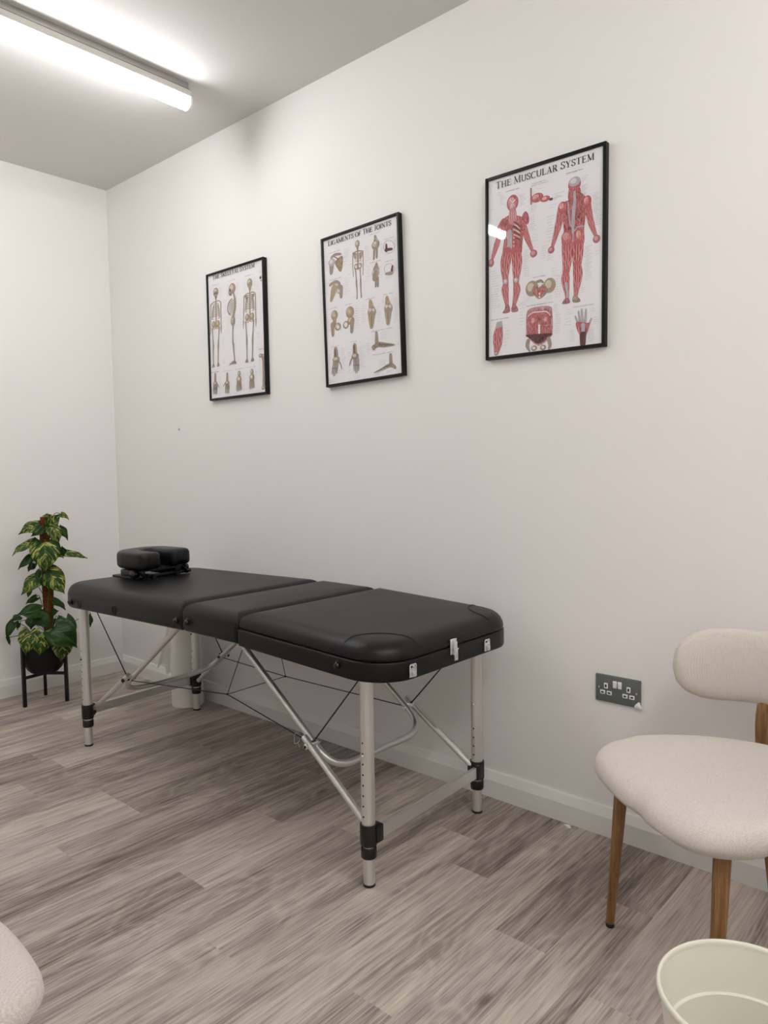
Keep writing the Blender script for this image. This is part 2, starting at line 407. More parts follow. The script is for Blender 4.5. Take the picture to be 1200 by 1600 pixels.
('N',143.3,7.4,29.8,12,4.9),
('N',143.7,-46.2,29.7,10,5.3),
('N',131.8,-116,24.9,3,6.3),
('N',-73.2,36.7,30.8,6,5.7),
('N',-73.2,8.2,25.2,5,6.7),
('N',-73.1,-20.3,33.5,5,6.2),
('N',-199.5,-7.2,41.7,7,8.4),
('N',-205.7,-85.1,47.8,7,7.4),
('N',-184.8,-68.7,29.7,3,7.9),
('N',-89.8,-127.5,31,3,4.4),
('N',29.4,-38.9,31.7,4,7.4),
('N',45.2,-64.8,26.3,5,8.3),
('N',42.8,-106,26.2,4,7.4),
('N',-64.7,-117,27.8,3,4.8),
('N',11.3,-124.1,26.7,2,5.7),
('N',-86.9,-147.1,22.5,6,10.5),
('N',37.8,-153.8,23.7,5,5.1),
('N',43.1,-180.1,26.3,12,5.5),
('N',-144,-192.6,26.1,4,9.8),
('N',-146.9,-226.5,29,4,10.8),
('N',-205.9,-189.4,18,5,11.9),
('N',81.9,-176.5,30.7,3,6.4),
('N',76.9,-203.4,30.8,3,9.2),
('N',95,-242.5,25.4,8,4.6),
('N',161.8,-183.6,24.6,2,6.3),
('N',171.8,-211.9,21.9,4,6.3),
('N',157.4,-241.5,29.4,9,4.9),
('N',179.8,-13.2,21.9,2,8.9),
('N',13.4,10.4,26.8,4,6.5),
],
[('THE MUSCULAR SYSTEM',-175.6,260,352.2,22),('ANTERIOR VIEW',-138.1,240.4,52.4,4.6),('STRUCTURE OF A',-38,240.7,53.2,4.2),('SKELETAL MUSCLE',-40.7,234.4,61.2,4.2),('POSTERIOR VIEW',82.1,240.7,57,5),('PELVIC FLOOR',-34.6,-56.5,45.6,4.4),('POSTERIOR ABDOMINAL WALL',-59.1,-144.5,99.5,4.4),('SOLE OF THE FOOT',-196.9,-170.8,73.1,4.4),('HAND (PALMAR VIEW)',108.2,-172.3,69.1,4.4)])
ART['P2'] = ([
('L',[(-8.3,225.6),(-10,179.4),(-10.6,139.9)],[6.6,5.9,7.8],'b'),
('L',[(-32.2,206.9),(-9.1,209.5),(18.5,203.2)],[5.5,4.5,4.5],'b'),
('L',[(-27.2,201.1),(-18,202.2),(-9.2,195.6)],[2.2,1.8,1.9],'b'),
('L',[(-9.2,195.6),(3.4,199.7),(11.6,194.1)],[2.4,1.9,1.9],'b'),
('L',[(-26.9,194.9),(-18.3,196.2),(-9.5,189.6)],[2.3,1.8,1.9],'b'),
('L',[(-9.5,189.6),(3.1,193.7),(10.6,188.3)],[2.3,2,1.9],'b'),
('L',[(-26.5,188.7),(-18.6,190.2),(-9.8,183.6)],[2.3,1.8,2],'b'),
('L',[(-9.8,183.6),(2.8,187.7),(9.7,182.5)],[2.3,2,1.9],'b'),
('L',[(-26.2,182.6),(-18.9,184.2),(-10.1,177.6)],[2.3,1.8,2],'b'),
('L',[(-10.1,177.6),(2.5,181.8),(8.7,176.6)],[2.3,2,2],'b'),
('L',[(-25.9,176.4),(-19.2,178.2),(-10.4,171.6)],[2.4,1.8,2],'b'),
('L',[(-10.4,171.6),(2.2,175.8),(7.8,170.8)],[2.3,2,2.1],'b'),
('L',[(-25.5,170.3),(-19.5,172.2),(-10.7,165.6)],[2.4,1.8,2],'b'),
('L',[(-10.7,165.6),(1.9,169.8),(6.9,165)],[2.3,2.1,2.1],'b'),
('G',[(-31,205.2),(-16.1,200.4),(-21.6,182),(-29.2,188.4)],'b'),
('G',[(0.2,200.4),(15.6,197.8),(9.5,179.7),(0.5,179.4)],'b'),
('E',(-20.5,151.4),11.3,11.55,'b'),
('E',(-20.6,149.6),4.65,4.65,'w'),
('E',(-0.3,150.3),11.2,11.5,'b'),
('E',(-0.4,148.5),4.6,4.6,'w'),
('L',[(-34.8,207.5),(-38.4,162.3),(-36.9,115)],[5.4,4,3.3],'b'),
('L',[(18.4,201.8),(17.4,154.8),(14.6,111.3)],[5.2,4,3.3],'b'),
('L',[(-25,140.7),(-22.5,112.1),(-21.7,88.5)],[6.6,4.7,7.9],'b'),
('L',[(-21.9,86.2),(-20.1,55.4),(-21.5,27.5)],[7.9,5.3,6.6],'b'),
('L',[(0.3,137.6),(1,111.9),(1.1,88.5)],[6.5,4.6,7.8],'b'),
('L',[(1,86.2),(0.8,56),(2,27.7)],[7.8,5.3,6.5],'b'),
('E',(-9.7,237.5),11.9,13.75,'b'),
('L',[(-10.1,228.4),(-10,217.6)],[10.5,9.2],'b'),
('L',[(-154.8,197.3),(-160.5,157.6)],[31.2,18.5],'b'),
('E',(-154.8,197.3),19.75,15.25,'g'),
('G',[(-134,197.5),(-95.6,210.4),(-94.1,174.5),(-107.7,149.8),(-131.6,177.8)],'b'),
('G',[(-123.9,192.9),(-100.9,199.7),(-104.9,162.5)],'o'),
('L',[(-157.2,217.1),(-132.6,223.6),(-102,219)],[9.8,10.8,7.8],'b'),
('L',[(-143.2,218.8),(-113.2,200.1)],[4,4.9],'h'),
('L',[(-170.1,108.8),(-138.3,116.9),(-114.7,107.3)],[12.1,11.4,8.4],'b'),
('E',(-132.3,98.8),23.7,14.25,'b'),
('L',[(-161,82.8),(-132.7,91.7),(-102.2,85.7)],[12.1,11.7,8.5],'b'),
('L',[(-146.7,89.6),(-166.4,47.5)],[35.2,15.6],'o'),
('L',[(-108.9,87),(-108.8,51.1)],[23.4,15.1],'b'),
('E',(-121.3,74.1),11.1,8.55,'g'),
('L',[(85.1,243.8),(87.4,225.9),(88.6,212)],[11.2,21.1,37.4],'b'),
('E',(85.4,210.5),19.05,16.2,'b'),
('E',(85.1,217.4),9.55,8.1,'g'),
('L',[(79.8,198.1),(74.9,159.6)],[11.5,9],'b'),
('L',[(92.2,195.3),(90,161.7)],[10.1,8.8],'b'),
('L',[(87.7,139.4),(84.1,117.4)],[10.2,33.2],'b'),
('E',(82.3,104),19.6,16.25,'g'),
('L',[(81.8,108.7),(76.4,87)],[19.2,25.7],'b'),
('L',[(82.6,85.7),(79.9,54.2)],[10.1,8.9],'b'),
('L',[(92.6,85.9),(91,52)],[8.8,7.5],'b'),
('L',[(181.7,181.1),(179.3,172.7)],[1.5,1.5],'d2'),
('L',[(179.3,172.7),(173,166.5)],[1.4,1.4],'d2'),
('L',[(173,166.5),(163.9,163.5)],[1.3,1.4],'d2'),
('L',[(163.9,163.5),(153.3,164.1)],[1.1,1.1],'d2'),
('L',[(153.3,164.1),(142.9,168.3)],[1,1],'d2'),
('L',[(142.9,168.3),(134.1,175.5)],[1.1,1.2],'d2'),
('L',[(134.1,175.5),(128.4,184.5)],[1.2,1.3],'d2'),
('L',[(128.4,184.5),(126.7,194)],[1.4,1.4],'d2'),
('L',[(126.7,194),(129.3,202.5)],[1.5,1.6],'d2'),
('L',[(129.3,202.5),(135.6,208.8)],[1.6,1.5],'d2'),
('L',[(135.6,208.8),(144.8,211.7)],[1.4,1.3],'d2'),
('L',[(144.8,211.7),(155.5,211)],[1.2,1.1],'d2'),
('L',[(155.5,211),(165.9,206.7)],[1,1.1],'d2'),
('L',[(165.9,206.7),(174.5,199.5)],[1.1,1.1],'d2'),
('L',[(174.5,199.5),(180.1,190.5)],[1.2,1.3],'d2'),
('L',[(180.1,190.5),(181.7,181.1)],[1.4,1.4],'d2'),
('L',[(177.4,98.3),(175.2,90.5)],[1.5,1.5],'d2'),
('L',[(175.2,90.5),(169.4,84.7)],[1.4,1.4],'d2'),
('L',[(169.4,84.7),(161.1,81.8)],[1.3,1.3],'d2'),
('L',[(161.1,81.8),(151.4,82.2)],[1.1,1.1],'d2'),
('L',[(151.4,82.2),(141.8,85.8)],[1,1.1],'d2'),
('L',[(141.8,85.8),(133.8,92.2)],[1.1,1.1],'d2'),
('L',[(133.8,92.2),(128.6,100.4)],[1.3,1.3],'d2'),
('L',[(128.6,100.4),(127.1,109.1)],[1.4,1.5],'d2'),
('L',[(127.1,109.1),(129.4,116.9)],[1.5,1.5],'d2'),
('L',[(129.4,116.9),(135.2,122.7)],[1.4,1.4],'d2'),
('L',[(135.2,122.7),(143.7,125.6)],[1.4,1.3],'d2'),
('L',[(143.7,125.6),(153.4,125.1)],[1.1,1.1],'d2'),
('L',[(153.4,125.1),(162.9,121.4)],[1,1.1],'d2'),
('L',[(162.9,121.4),(170.8,115)],[1.1,1.1],'d2'),
('L',[(170.8,115),(175.9,106.9)],[1.2,1.2],'d2'),
('L',[(175.9,106.9),(177.4,98.3)],[1.4,1.4],'d2'),
('L',[(141,199.7),(140.6,177.3)],[7.4,12.3],'d'),
('L',[(137.7,180.2),(167.8,176.4)],[11.1,9.2],'d'),
('L',[(167.9,112.9),(163.9,91.3)],[7.4,12.3],'d'),
('L',[(133.6,91),(163.8,89.1)],[7.6,11.3],'b'),
('E',(-151,-15.9),18.95,19.2,'b'),
('E',(-149.7,-18.5),9.8,13.4,'o'),
('L',[(-149.7,-30.6),(-154.4,-54)],[16.9,21.2],'b'),
('L',[(-164.8,-52.3),(-163.5,-93.9)],[21,15.4],'b'),
('E',(-134.1,-64.6),17.4,15.35,'b'),
('E',(-132.2,-67.4),7.6,6.7,'w'),
('E',(-62.4,-19.3),22.25,22.6,'b'),
('E',(-62.4,-19.3),12.15,15.05,'o'),
('E',(-58.7,-53.2),18.8,16,'b'),
('L',[(-52.2,-56.7),(-57.6,-96.1)],[21.6,16.1],'b'),
('E',(-87.6,-65),16.35,15.15,'b'),
('E',(-87.6,-65),8.8,9.45,'w'),
('L',[(49.6,2.5),(52.4,-18.8),(55.5,-33.2)],[16.4,25.1,36],'o'),
('E',(55.2,-40),21.75,20.15,'b'),
('E',(47.4,-31.7),9,10.1,'g'),
('E',(65,-34.8),8.9,10.05,'g'),
('L',[(52.8,-51.2),(50.7,-94.8)],[35.7,17.9],'b'),
('L',[(46.8,-57.1),(47.6,-92)],[9,6.4],'o'),
('L',[(135.5,0.2),(138.2,-20.7),(141.2,-34.8)],[15.7,24.1,34.5],'o'),
('E',(140.9,-41.5),20.9,19.75,'b'),
('E',(133.4,-33.4),8.65,9.9,'g'),
('E',(150.3,-36.4),8.6,9.85,'g'),
('L',[(138.6,-52.5),(136.6,-95.2)],[34.4,17.2],'b'),
('L',[(132.8,-58.2),(133.7,-92.4)],[8.6,6],'o'),
('L',[(75.3,-121.8),(75.3,-161.1)],[11.3,18.9],'b'),
('G',[(51.6,-169.1),(87.9,-160.6),(121.6,-167.9),(169.7,-181.9),(120.9,-183.8),(77.7,-177.6),(61.5,-187.7),(51,-180.6)],'b'),
('L',[(84.5,-167),(121.3,-174.7),(160.6,-181.9)],[3.6,5.3,1.8],'d2'),
('L',[(143.9,-215.8),(144.1,-253.1)],[12.2,17],'b'),
('G',[(54.2,-274.1),(92.5,-262.6),(142.5,-247.5),(169,-263.2),(165.6,-273.1),(141.8,-262),(110.9,-267.2)],'b'),
('L',[(67,-271),(111.3,-259),(142.1,-255.2)],[2.1,4.1,4],'d2'),
('L',[(-151.2,-151.6),(-150.9,-184.4)],[18.1,23.6],'b'),
('L',[(-154.1,-153.2),(-154.2,-181.6)],[4.8,4.9],'d'),
('E',(-150.1,-195),20.95,11.6,'b'),
('L',[(-164.3,-198.9),(-172.6,-228.4),(-176.9,-250)],[5.7,4.9,3.6],'b'),
('E',(-172.6,-228.4),3.55,2.9,'d2'),
('L',[(-155.9,-200.1),(-163.5,-229.5),(-169,-260.3)],[5.7,4.9,3.6],'b'),
('E',(-163.5,-229.5),3.55,2.9,'d2'),
('L',[(-147.6,-201.2),(-154.5,-230.7),(-160.5,-259.4)],[5.5,4.9,3.5],'b'),
('E',(-154.5,-230.7),3.55,2.95,'d2'),
('L',[(-139.3,-202.3),(-145.5,-231.8),(-151.7,-251.1)],[5.6,4.9,3.5],'b'),
('E',(-145.5,-231.8),3.45,2.9,'d2'),
('L',[(-137.8,-200.1),(-126.2,-215.6),(-120.3,-235)],[5.5,5.3,4],'b'),
('L',[(-43.8,-152.8),(-43.5,-185.4)],[17.3,22.5],'b'),
('L',[(-46.5,-154.3),(-46.6,-182.6)],[4.6,4.7],'d'),
('E',(-42.7,-196),19.95,11.55,'b'),
('L',[(-50.2,-200.8),(-50.9,-231),(-50.2,-253.1)],[5.3,4.7,3.4],'b'),
('E',(-50.9,-231),3.35,2.85,'d2'),
('L',[(-42.3,-201.9),(-42.4,-232.1),(-42.7,-263.3)],[5.2,4.7,3.3],'b'),
('E',(-42.4,-232.1),3.35,2.85,'d2'),
('L',[(-34.4,-202.9),(-33.8,-233.2),(-34.7,-262.4)],[5.2,4.6,3.3],'b'),
('E',(-33.8,-233.2),3.35,2.85,'d2'),
('L',[(-26.5,-204),(-25.3,-234.3),(-26.4,-254.2)],[5.2,4.6,3.2],'b'),
('E',(-25.3,-234.3),3.3,2.85,'d2'),
('L',[(-54.7,-197.8),(-67.4,-210.2),(-75,-227.9)],[5.8,5.2,4.1],'b'),
('N',-191.5,234.5,28.6,8,8.6),
('N',-91.2,230.8,40.8,5,7.5),
('N',-92.6,202.6,34,4,9.4),
('N',-60.8,167.2,23.5,1,4.2),
('N',-69.4,131.2,23.7,1,4.3),
('N',26.9,217.4,32.4,8,7.7),
('N',111.3,206.7,15.6,6,6.3),
('N',181.2,208,16.9,4,6.1),
('N',124.9,167.4,37,2,5.4),
('N',-197.8,119.2,22.8,5,9.6),
('N',-93.7,117.3,37.4,8,8.5),
('N',29.4,138.3,29,4,12.8),
('N',104.3,122.1,15.6,5,9.9),
('N',177.4,124.2,18.1,5,7),
('N',123.9,79.4,61.2,2,5.3),
('N',13.9,83.6,19.5,1,4.1),
('N',-200.1,12.2,24.9,6,9.7),
('N',-113.9,-7.9,17.2,3,5.7),
('N',-199.5,-41.7,24.8,6,6.8),
('N',-39.5,-2.1,31.8,10,9.3),
('N',-0.5,-9.2,32.6,8,8.4),
('N',78.7,-23.5,25.1,8,8.2),
('N',165.5,-7.7,31.3,14,6.2),
('N',104.5,-5.4,28,2,6.3),
('N',161.4,-97.1,24.1,1,4),
('N',92.6,-126.9,55.7,4,7.3),
('N',15,-156.8,29,5,7.5),
('N',39.4,-183.6,50.7,2,5.5),
('N',175.8,-178.3,15.1,2,4.5),
('N',81.4,-231.2,43.6,4,5.5),
('N',57.2,-276.8,37.8,2,5.5),
('N',116.7,-274.8,42.8,2,4.6),
('N',-209.2,-153.2,28.5,8,7.8),
('N',-121.7,-155.9,30.8,9,7.7),
('N',-85.2,-175.5,20.3,6,6.6),
('N',-21.3,-165.6,36,12,7.1),
('N',-143.4,-240.2,41.3,2,9.7),
('N',-89,-249.4,40.4,2,8.6),
('N',-201.7,-277.4,56.4,2,5.9),
('N',-43.4,-276.4,33,2,5.7),
('N',-47.6,34.8,20.1,1,4.2),
],
[('LIGAMENTS OF THE JOINTS',-172.1,265.6,342.7,19),('SHOULDER JOINT',-168.2,234.9,63.6,3.8),('SHOULDER JOINT',-169.1,126.4,69,3.8),('ELBOW JOINT',57.3,253.2,54.3,3.8),('ELBOW JOINT',55.3,146.6,57.5,3.8),('ELBOW JOINT',133.4,218.4,49.4,3.4),('ELBOW JOINT',130.8,134.6,49.9,3.4),('HIP JOINT',-171.8,12.4,41.7,3.8),('HIP JOINT',-89,12.4,43.6,3.8),('KNEE JOINT',26.4,12.3,47.8,3.8),('KNEE JOINT',117.8,12.9,51.5,3.8),('WRIST AND HAND',-176.7,-141.6,46.8,3.4),('WRIST AND HAND',-66.5,-139.2,38,3.4),('ANKLE AND FOOT (LATERAL)',49,-116.2,112.8,3.8),('ANKLE AND FOOT (MEDIAL)',49.8,-206.8,109.7,3.8)])
ART['P1'] = ([
('L',[(-148.7,192.2),(-150.8,136.1),(-154.1,42.1)],[8.8,8.1,10.5],'b'),
('L',[(-189,156),(-165.4,165.8),(-150.3,160.4)],[7.6,4.5,4],'b'),
('L',[(-150.3,160.4),(-133.2,167.4),(-112.5,157.4)],[5.6,3.9,5.7],'b'),
('L',[(-150.7,151.8),(-163.4,156.7),(-172.5,147.9),(-163.1,141.7)],[3,3.6,4.1,2.5],'b'),
('L',[(-150.7,151.8),(-137.7,155.9),(-129.7,146.7),(-139.6,141)],[4,2.8,4.1,3],'b'),
('L',[(-151.2,143.6),(-165.7,148.5),(-176.1,139.8),(-165.3,133.4)],[2.8,3.6,4,2.3],'b'),
('L',[(-151.2,143.6),(-136.3,147.7),(-127,138.4),(-138.2,132.7)],[3.8,2.8,4,2.8],'b'),
('L',[(-151.6,135.3),(-167.9,140.3),(-179.4,131.5),(-167.3,125.2)],[2.8,3.4,4,2.3],'b'),
('L',[(-151.6,135.3),(-135,139.4),(-124.5,130.1),(-137.1,124.5)],[3.7,2.8,4,2.7],'b'),
('L',[(-152,127.1),(-169.7,132.1),(-182.2,123.3),(-169,117)],[2.8,3.5,4,2.1],'b'),
('L',[(-152,127.1),(-134,131.1),(-122.6,121.9),(-136.2,116.2)],[3.8,2.7,4,2.7],'b'),
('L',[(-152.5,118.8),(-171.1,123.8),(-184.3,115),(-170.3,108.7)],[2.9,3.4,4.1,2.1],'b'),
('L',[(-152.5,118.8),(-133.5,122.9),(-121.5,113.6),(-135.8,108)],[3.7,2.8,4.1,2.7],'b'),
('L',[(-152.9,110.6),(-172,115.5),(-185.4,106.8),(-171.1,100.4)],[2.8,3.5,4,2.1],'b'),
('L',[(-152.9,110.6),(-133.5,114.7),(-121.2,105.4),(-135.8,99.7)],[3.7,2.8,4.1,2.7],'b'),
('L',[(-153.3,102.3),(-172.4,107.2),(-185.8,98.4),(-171.6,92.1)],[2.8,3.5,4.1,2.1],'b'),
('L',[(-153.3,102.3),(-133.9,106.4),(-121.6,97.2),(-136.2,91.5)],[3.7,2.8,4,2.7],'b'),
('L',[(-153.7,94.1),(-172.8,98.9),(-186.3,90.1),(-172,83.8)],[2.9,3.5,4,2.1],'b'),
('L',[(-153.7,94.1),(-134.3,98.2),(-122,89),(-136.7,83.3)],[3.6,2.8,4,2.7],'b'),
('E',(-172.5,59.3),16.25,16.2,'b'),
('E',(-172.5,59.3),7.3,8.3,'o'),
('E',(-168.8,40.4),8.95,5.3,'b'),
('E',(-168.8,40.4),4.05,2.65,'w'),
('L',[(-190.6,156),(-194.9,103.2)],[7.3,5.8],'b'),
('L',[(-195,101.3),(-199.3,50.1)],[7.4,4.9],'b'),
('L',[(-199.5,46.3),(-202.1,12.1)],[9.1,3.2],'b'),
('L',[(-184.3,40.5),(-183.1,4.5),(-180.8,-41.1)],[10.6,6.5,11.4],'b'),
('E',(-181,-44.1),8.15,4.6,'b'),
('L',[(-181.2,-49.4),(-182.8,-79.1),(-183.8,-128.6)],[12.2,8.1,7.3],'b'),
('G',[(-180.6,-126.6),(-188.4,-126.8),(-197,-142.3),(-175.2,-141.7)],'b'),
('E',(-138.7,58.9),16.05,16.1,'b'),
('E',(-138.7,58.9),7.2,8.25,'o'),
('E',(-144.3,40.2),8.9,5.25,'b'),
('E',(-144.3,40.2),4.05,2.65,'w'),
('L',[(-111.2,153.6),(-112.3,101.5)],[7.2,5.6],'b'),
('L',[(-112.4,99.6),(-113.5,49.2)],[7.2,4.8],'b'),
('L',[(-113.6,45.5),(-114.6,11.9)],[8.8,3.2],'b'),
('L',[(-129.1,40),(-133.9,4.4),(-140.8,-40.8)],[10.4,6.4,11.3],'b'),
('E',(-141,-43.8),8.05,4.5,'b'),
('L',[(-141.2,-49.1),(-142.7,-78.5),(-146.8,-127.7)],[12.1,8.1,7.2],'b'),
('G',[(-149.8,-125.9),(-142.1,-125.7),(-135.2,-140.7),(-156.7,-141.2)],'b'),
('E',(-147.8,209),21,20.6,'b'),
('L',[(-148.2,201.6),(-147.8,179.1)],[27.4,14.5],'b'),
('E',(-154.9,204.5),4.85,4.45,'d'),
('E',(-141.2,203.9),4.85,4.5,'d'),
('L',[(-148.8,190.4),(-148.4,182.9)],[9.6,9.7],'d2'),
('L',[(110.4,189.3),(108.7,132.8),(106.1,38.5)],[8.1,7.3,9.5],'b'),
('L',[(68.4,152.9),(93.2,162.7),(109,157.3)],[7,4.3,3.6],'b'),
('L',[(109,157.3),(126.8,164.2),(148.6,154.2)],[5,3.8,5.2],'b'),
('L',[(108.6,148.7),(95.3,153.6),(85.9,144.8),(95.8,138.5)],[2.7,3.3,3.6,2.1],'b'),
('L',[(108.6,148.7),(122.2,152.8),(130.7,143.5),(120.4,137.8)],[3.6,2.6,3.7,2.7],'b'),
('L',[(108.2,140.4),(93,145.4),(82.2,136.6),(93.6,130.2)],[2.7,3.3,3.6,2.1],'b'),
('L',[(108.2,140.4),(123.8,144.4),(133.6,135.2),(121.9,129.5)],[3.5,2.7,3.7,2.6],'b'),
('L',[(107.9,132.1),(90.8,137.1),(78.8,128.3),(91.5,122)],[2.6,3.3,3.7,2],'b'),
('L',[(107.9,132.1),(125.2,136.1),(136.2,126.8),(123.1,121.2)],[3.5,2.7,3.7,2.5],'b'),
('L',[(107.5,123.8),(88.9,128.8),(75.9,120.1),(89.8,113.7)],[2.6,3.2,3.6,2],'b'),
('L',[(107.5,123.8),(126.3,127.8),(138.3,118.5),(124.1,112.9)],[3.4,2.7,3.7,2.5],'b'),
('L',[(107.1,115.5),(87.5,120.5),(73.8,111.8),(88.5,105.4)],[2.6,3.2,3.7,1.9],'b'),
('L',[(107.1,115.5),(127,119.6),(139.6,110.3),(124.7,104.6)],[3.4,2.7,3.7,2.5],'b'),
('L',[(106.8,107.2),(86.7,112.2),(72.7,103.4),(87.7,97)],[2.6,3.1,3.6,1.9],'b'),
('L',[(106.8,107.2),(127,111.3),(139.9,102),(124.7,96.3)],[3.4,2.6,3.6,2.4],'b'),
('L',[(106.4,98.9),(86.3,103.9),(72.3,95.1),(87.3,88.7)],[2.6,3.3,3.7,2],'b'),
('L',[(106.4,98.9),(126.7,103),(139.6,93.8),(124.3,88)],[3.4,2.7,3.7,2.5],'b'),
('L',[(106,90.6),(86,95.6),(71.9,86.7),(87,80.4)],[2.6,3.2,3.7,1.9],'b'),
('L',[(106,90.6),(126.3,94.8),(139.2,85.5),(124,79.8)],[3.4,2.7,3.7,2.5],'b'),
('G',[(73.3,152.8),(94.3,152.1),(88.3,125.8)],'b'),
('G',[(143.7,150.6),(123.1,151.2),(126.7,124.8)],'b'),
('E',(86.7,55.7),14.75,16.3,'b'),
('E',(86.7,55.7),6.65,8.35,'o'),
('E',(90.7,36.7),8.1,5.3,'b'),
('E',(90.7,36.7),3.7,2.7,'w'),
('L',[(66.8,153),(62.7,99.8)],[6.7,5.2],'b'),
('L',[(62.7,97.9),(58.7,46.5)],[6.8,4.6],'b'),
('L',[(58.5,42.7),(56.1,8.3)],[8.2,3],'b'),
('L',[(74.5,36.8),(76.1,0.6),(78.9,-45.1)],[9.7,5.9,10.2],'b'),
('E',(78.8,-48.2),7.4,4.6,'b'),
('L',[(78.5,-53.5),(77.2,-83.3),(76.6,-133.1)],[11.1,7.4,6.7],'b'),
('G',[(79.9,-131.1),(71.8,-131.3),(62.9,-146.9),(85.7,-146.2)],'b'),
('E',(122,55.3),14.55,16.2,'b'),
('E',(122,55.3),6.6,8.3,'o'),
('E',(116.4,36.5),8.05,5.3,'b'),
('E',(116.4,36.5),3.65,2.65,'w'),
('L',[(150,150.4),(149.3,98.1)],[6.5,5],'b'),
('L',[(149.2,96.2),(148.6,45.6)],[6.5,4.3],'b'),
('L',[(148.4,41.9),(147.7,8.1)],[7.9,2.8],'b'),
('L',[(132.3,36.4),(127.6,0.6),(120.8,-44.8)],[9.5,5.8,10.1],'b'),
('E',(120.7,-47.8),7.3,4.55,'b'),
('L',[(120.4,-53.1),(119.1,-82.7),(115.3,-132.1)],[10.9,7.3,6.5],'b'),
('G',[(112.2,-130.3),(120.2,-130.1),(127.5,-145.1),(105.1,-145.7)],'b'),
('E',(111.2,206.1),19.05,20.65,'b'),
('L',[(110.8,198.6),(111.4,176.1)],[24.9,13.1],'b'),
('E',(-19.4,204.7),25.4,23.75,'b'),
('G',[(-41,202.9),(-23.9,190.8),(-26.9,175.2),(-42.3,176.4),(-47.8,190.2)],'b'),
('E',(-35,199.6),5.4,5.5,'d'),
('L',[(-11.2,184.1),(-0.7,150.2),(-2.4,113.8),(-13.9,81),(-17.1,60.8)],[8.9,12.2,13.9,12.3,10.8],'b'),
('L',[(-21.6,158.2),(-43.7,148),(-57.1,127),(-56.7,103.7),(-40.5,87.3)],[4.7,5.1,5.6,5.2,4.7],'b'),
('L',[(-0.5,153.8),(-28.4,145.5),(-51.8,140)],[2.5,2.5,1.8],'b'),
('L',[(-0.9,146.1),(-28.8,137.7),(-52.1,134)],[2.5,2.4,1.6],'b'),
('L',[(-1.2,138.4),(-29.1,130),(-52.4,128.1)],[2.5,2.4,1.6],'b'),
('L',[(-1.6,130.6),(-29.5,122.2),(-52.7,122.1)],[2.5,2.4,1.5],'b'),
('L',[(-2,122.9),(-29.9,114.4),(-53,116.1)],[2.5,2.2,1.4],'b'),
('L',[(-2.3,115.2),(-30.3,106.6),(-53.3,110.1)],[2.5,2.1,1.4],'b'),
('L',[(-2.7,107.4),(-30.7,98.8),(-53.6,104.1)],[2.5,2,1.4],'b'),
('L',[(-3.1,99.6),(-31,91),(-53.9,98.1)],[2.5,2,1.5],'b'),
('L',[(-3.4,91.9),(-31.4,83.2),(-54.2,92.2)],[2.5,2,1.4],'b'),
('E',(-20.4,55.7),16.85,23.85,'b'),
('E',(-22.5,61.5),6.9,11.05,'o'),
('L',[(-21.5,33.7),(-25,-7.5),(-25.3,-44.5)],[10,7,11.6],'b'),
('L',[(-22.5,-51.8),(-19.8,-91.6),(-14.2,-134)],[12.9,8.3,7.6],'b'),
('G',[(-23.9,-128.3),(-6.6,-133.9),(-4,-143.4),(-36.2,-143.2),(-59.6,-145.5)],'b'),
('L',[(186.2,-128.9),(193.9,-147.6),(192.7,-209.9),(193.3,-263.6)],[17.6,15.4,11.2,16.9],'b'),
('E',(176.3,-127.7),12.1,8.9,'b'),
('E',(196.7,-130.9),7.05,7.95,'b'),
('E',(187.2,-272.9),10.65,8.95,'b'),
('E',(204.2,-271.2),8.45,8.05,'b'),
('L',[(190.9,-151.7),(189.6,-249.8)],[3.5,3.6],'o'),
('E',(189.6,216.2),7.1,6.1,'d'),
('E',(193.3,203.2),4.95,3.5,'b'),
('L',[(-171,-176.9),(-173.1,-216.9)],[13.1,17.9],'b'),
('E',(-173.3,-222),17.85,10.05,'b'),
('L',[(-186.6,-225.8),(-190.6,-271)],[5.7,4],'b'),
('L',[(-183.6,-231.2),(-184.7,-251.3)],[1.6,1.7],'d2'),
('L',[(-177.7,-226.6),(-181.6,-271.8)],[5.7,4.1],'b'),
('L',[(-174.7,-231.9),(-175.7,-252)],[1.6,1.6],'d2'),
('L',[(-168.7,-227.4),(-172.7,-272.5)],[5.7,4],'b'),
('L',[(-165.8,-232.7),(-166.8,-252.8)],[1.6,1.6],'d2'),
('L',[(-159.9,-228.2),(-163.8,-273.2)],[5.7,4],'b'),
('L',[(-156.9,-233.5),(-157.9,-253.5)],[1.6,1.6],'d2'),
('L',[(-160.3,-220.1),(-143.6,-241.6)],[5.9,3.7],'b'),
('L',[(-75.5,-183.8),(-77.4,-222.2)],[12.6,17.3],'b'),
('E',(-77.7,-227),17.25,9.6,'b'),
('L',[(-90.4,-230.7),(-94.2,-274.1)],[5.5,3.9],'b'),
('L',[(-87.5,-235.8),(-88.5,-255.1)],[1.6,1.6],'d2'),
('L',[(-81.8,-231.5),(-85.5,-274.8)],[5.4,3.9],'b'),
('L',[(-78.9,-236.6),(-79.9,-255.8)],[1.6,1.5],'d2'),
('L',[(-73.2,-232.2),(-76.9,-275.4)],[5.4,4],'b'),
('L',[(-70.3,-237.3),(-71.3,-256.6)],[1.6,1.5],'d2'),
('L',[(-64.6,-233),(-68.3,-276.1)],[5.5,3.9],'b'),
('L',[(-61.8,-238.1),(-62.7,-257.3)],[1.5,1.6],'d2'),
('L',[(-90,-223),(-108.4,-240.8)],[5.9,3.8],'b'),
('E',(15,-192.6),10.6,12.9,'b'),
('E',(13.8,-218.8),18.2,15.65,'b'),
('E',(13.9,-216.5),4.5,4.6,'w'),
('L',[(-0.4,-229.1),(-4.5,-252),(-4,-273)],[6.1,5.3,3.8],'b'),
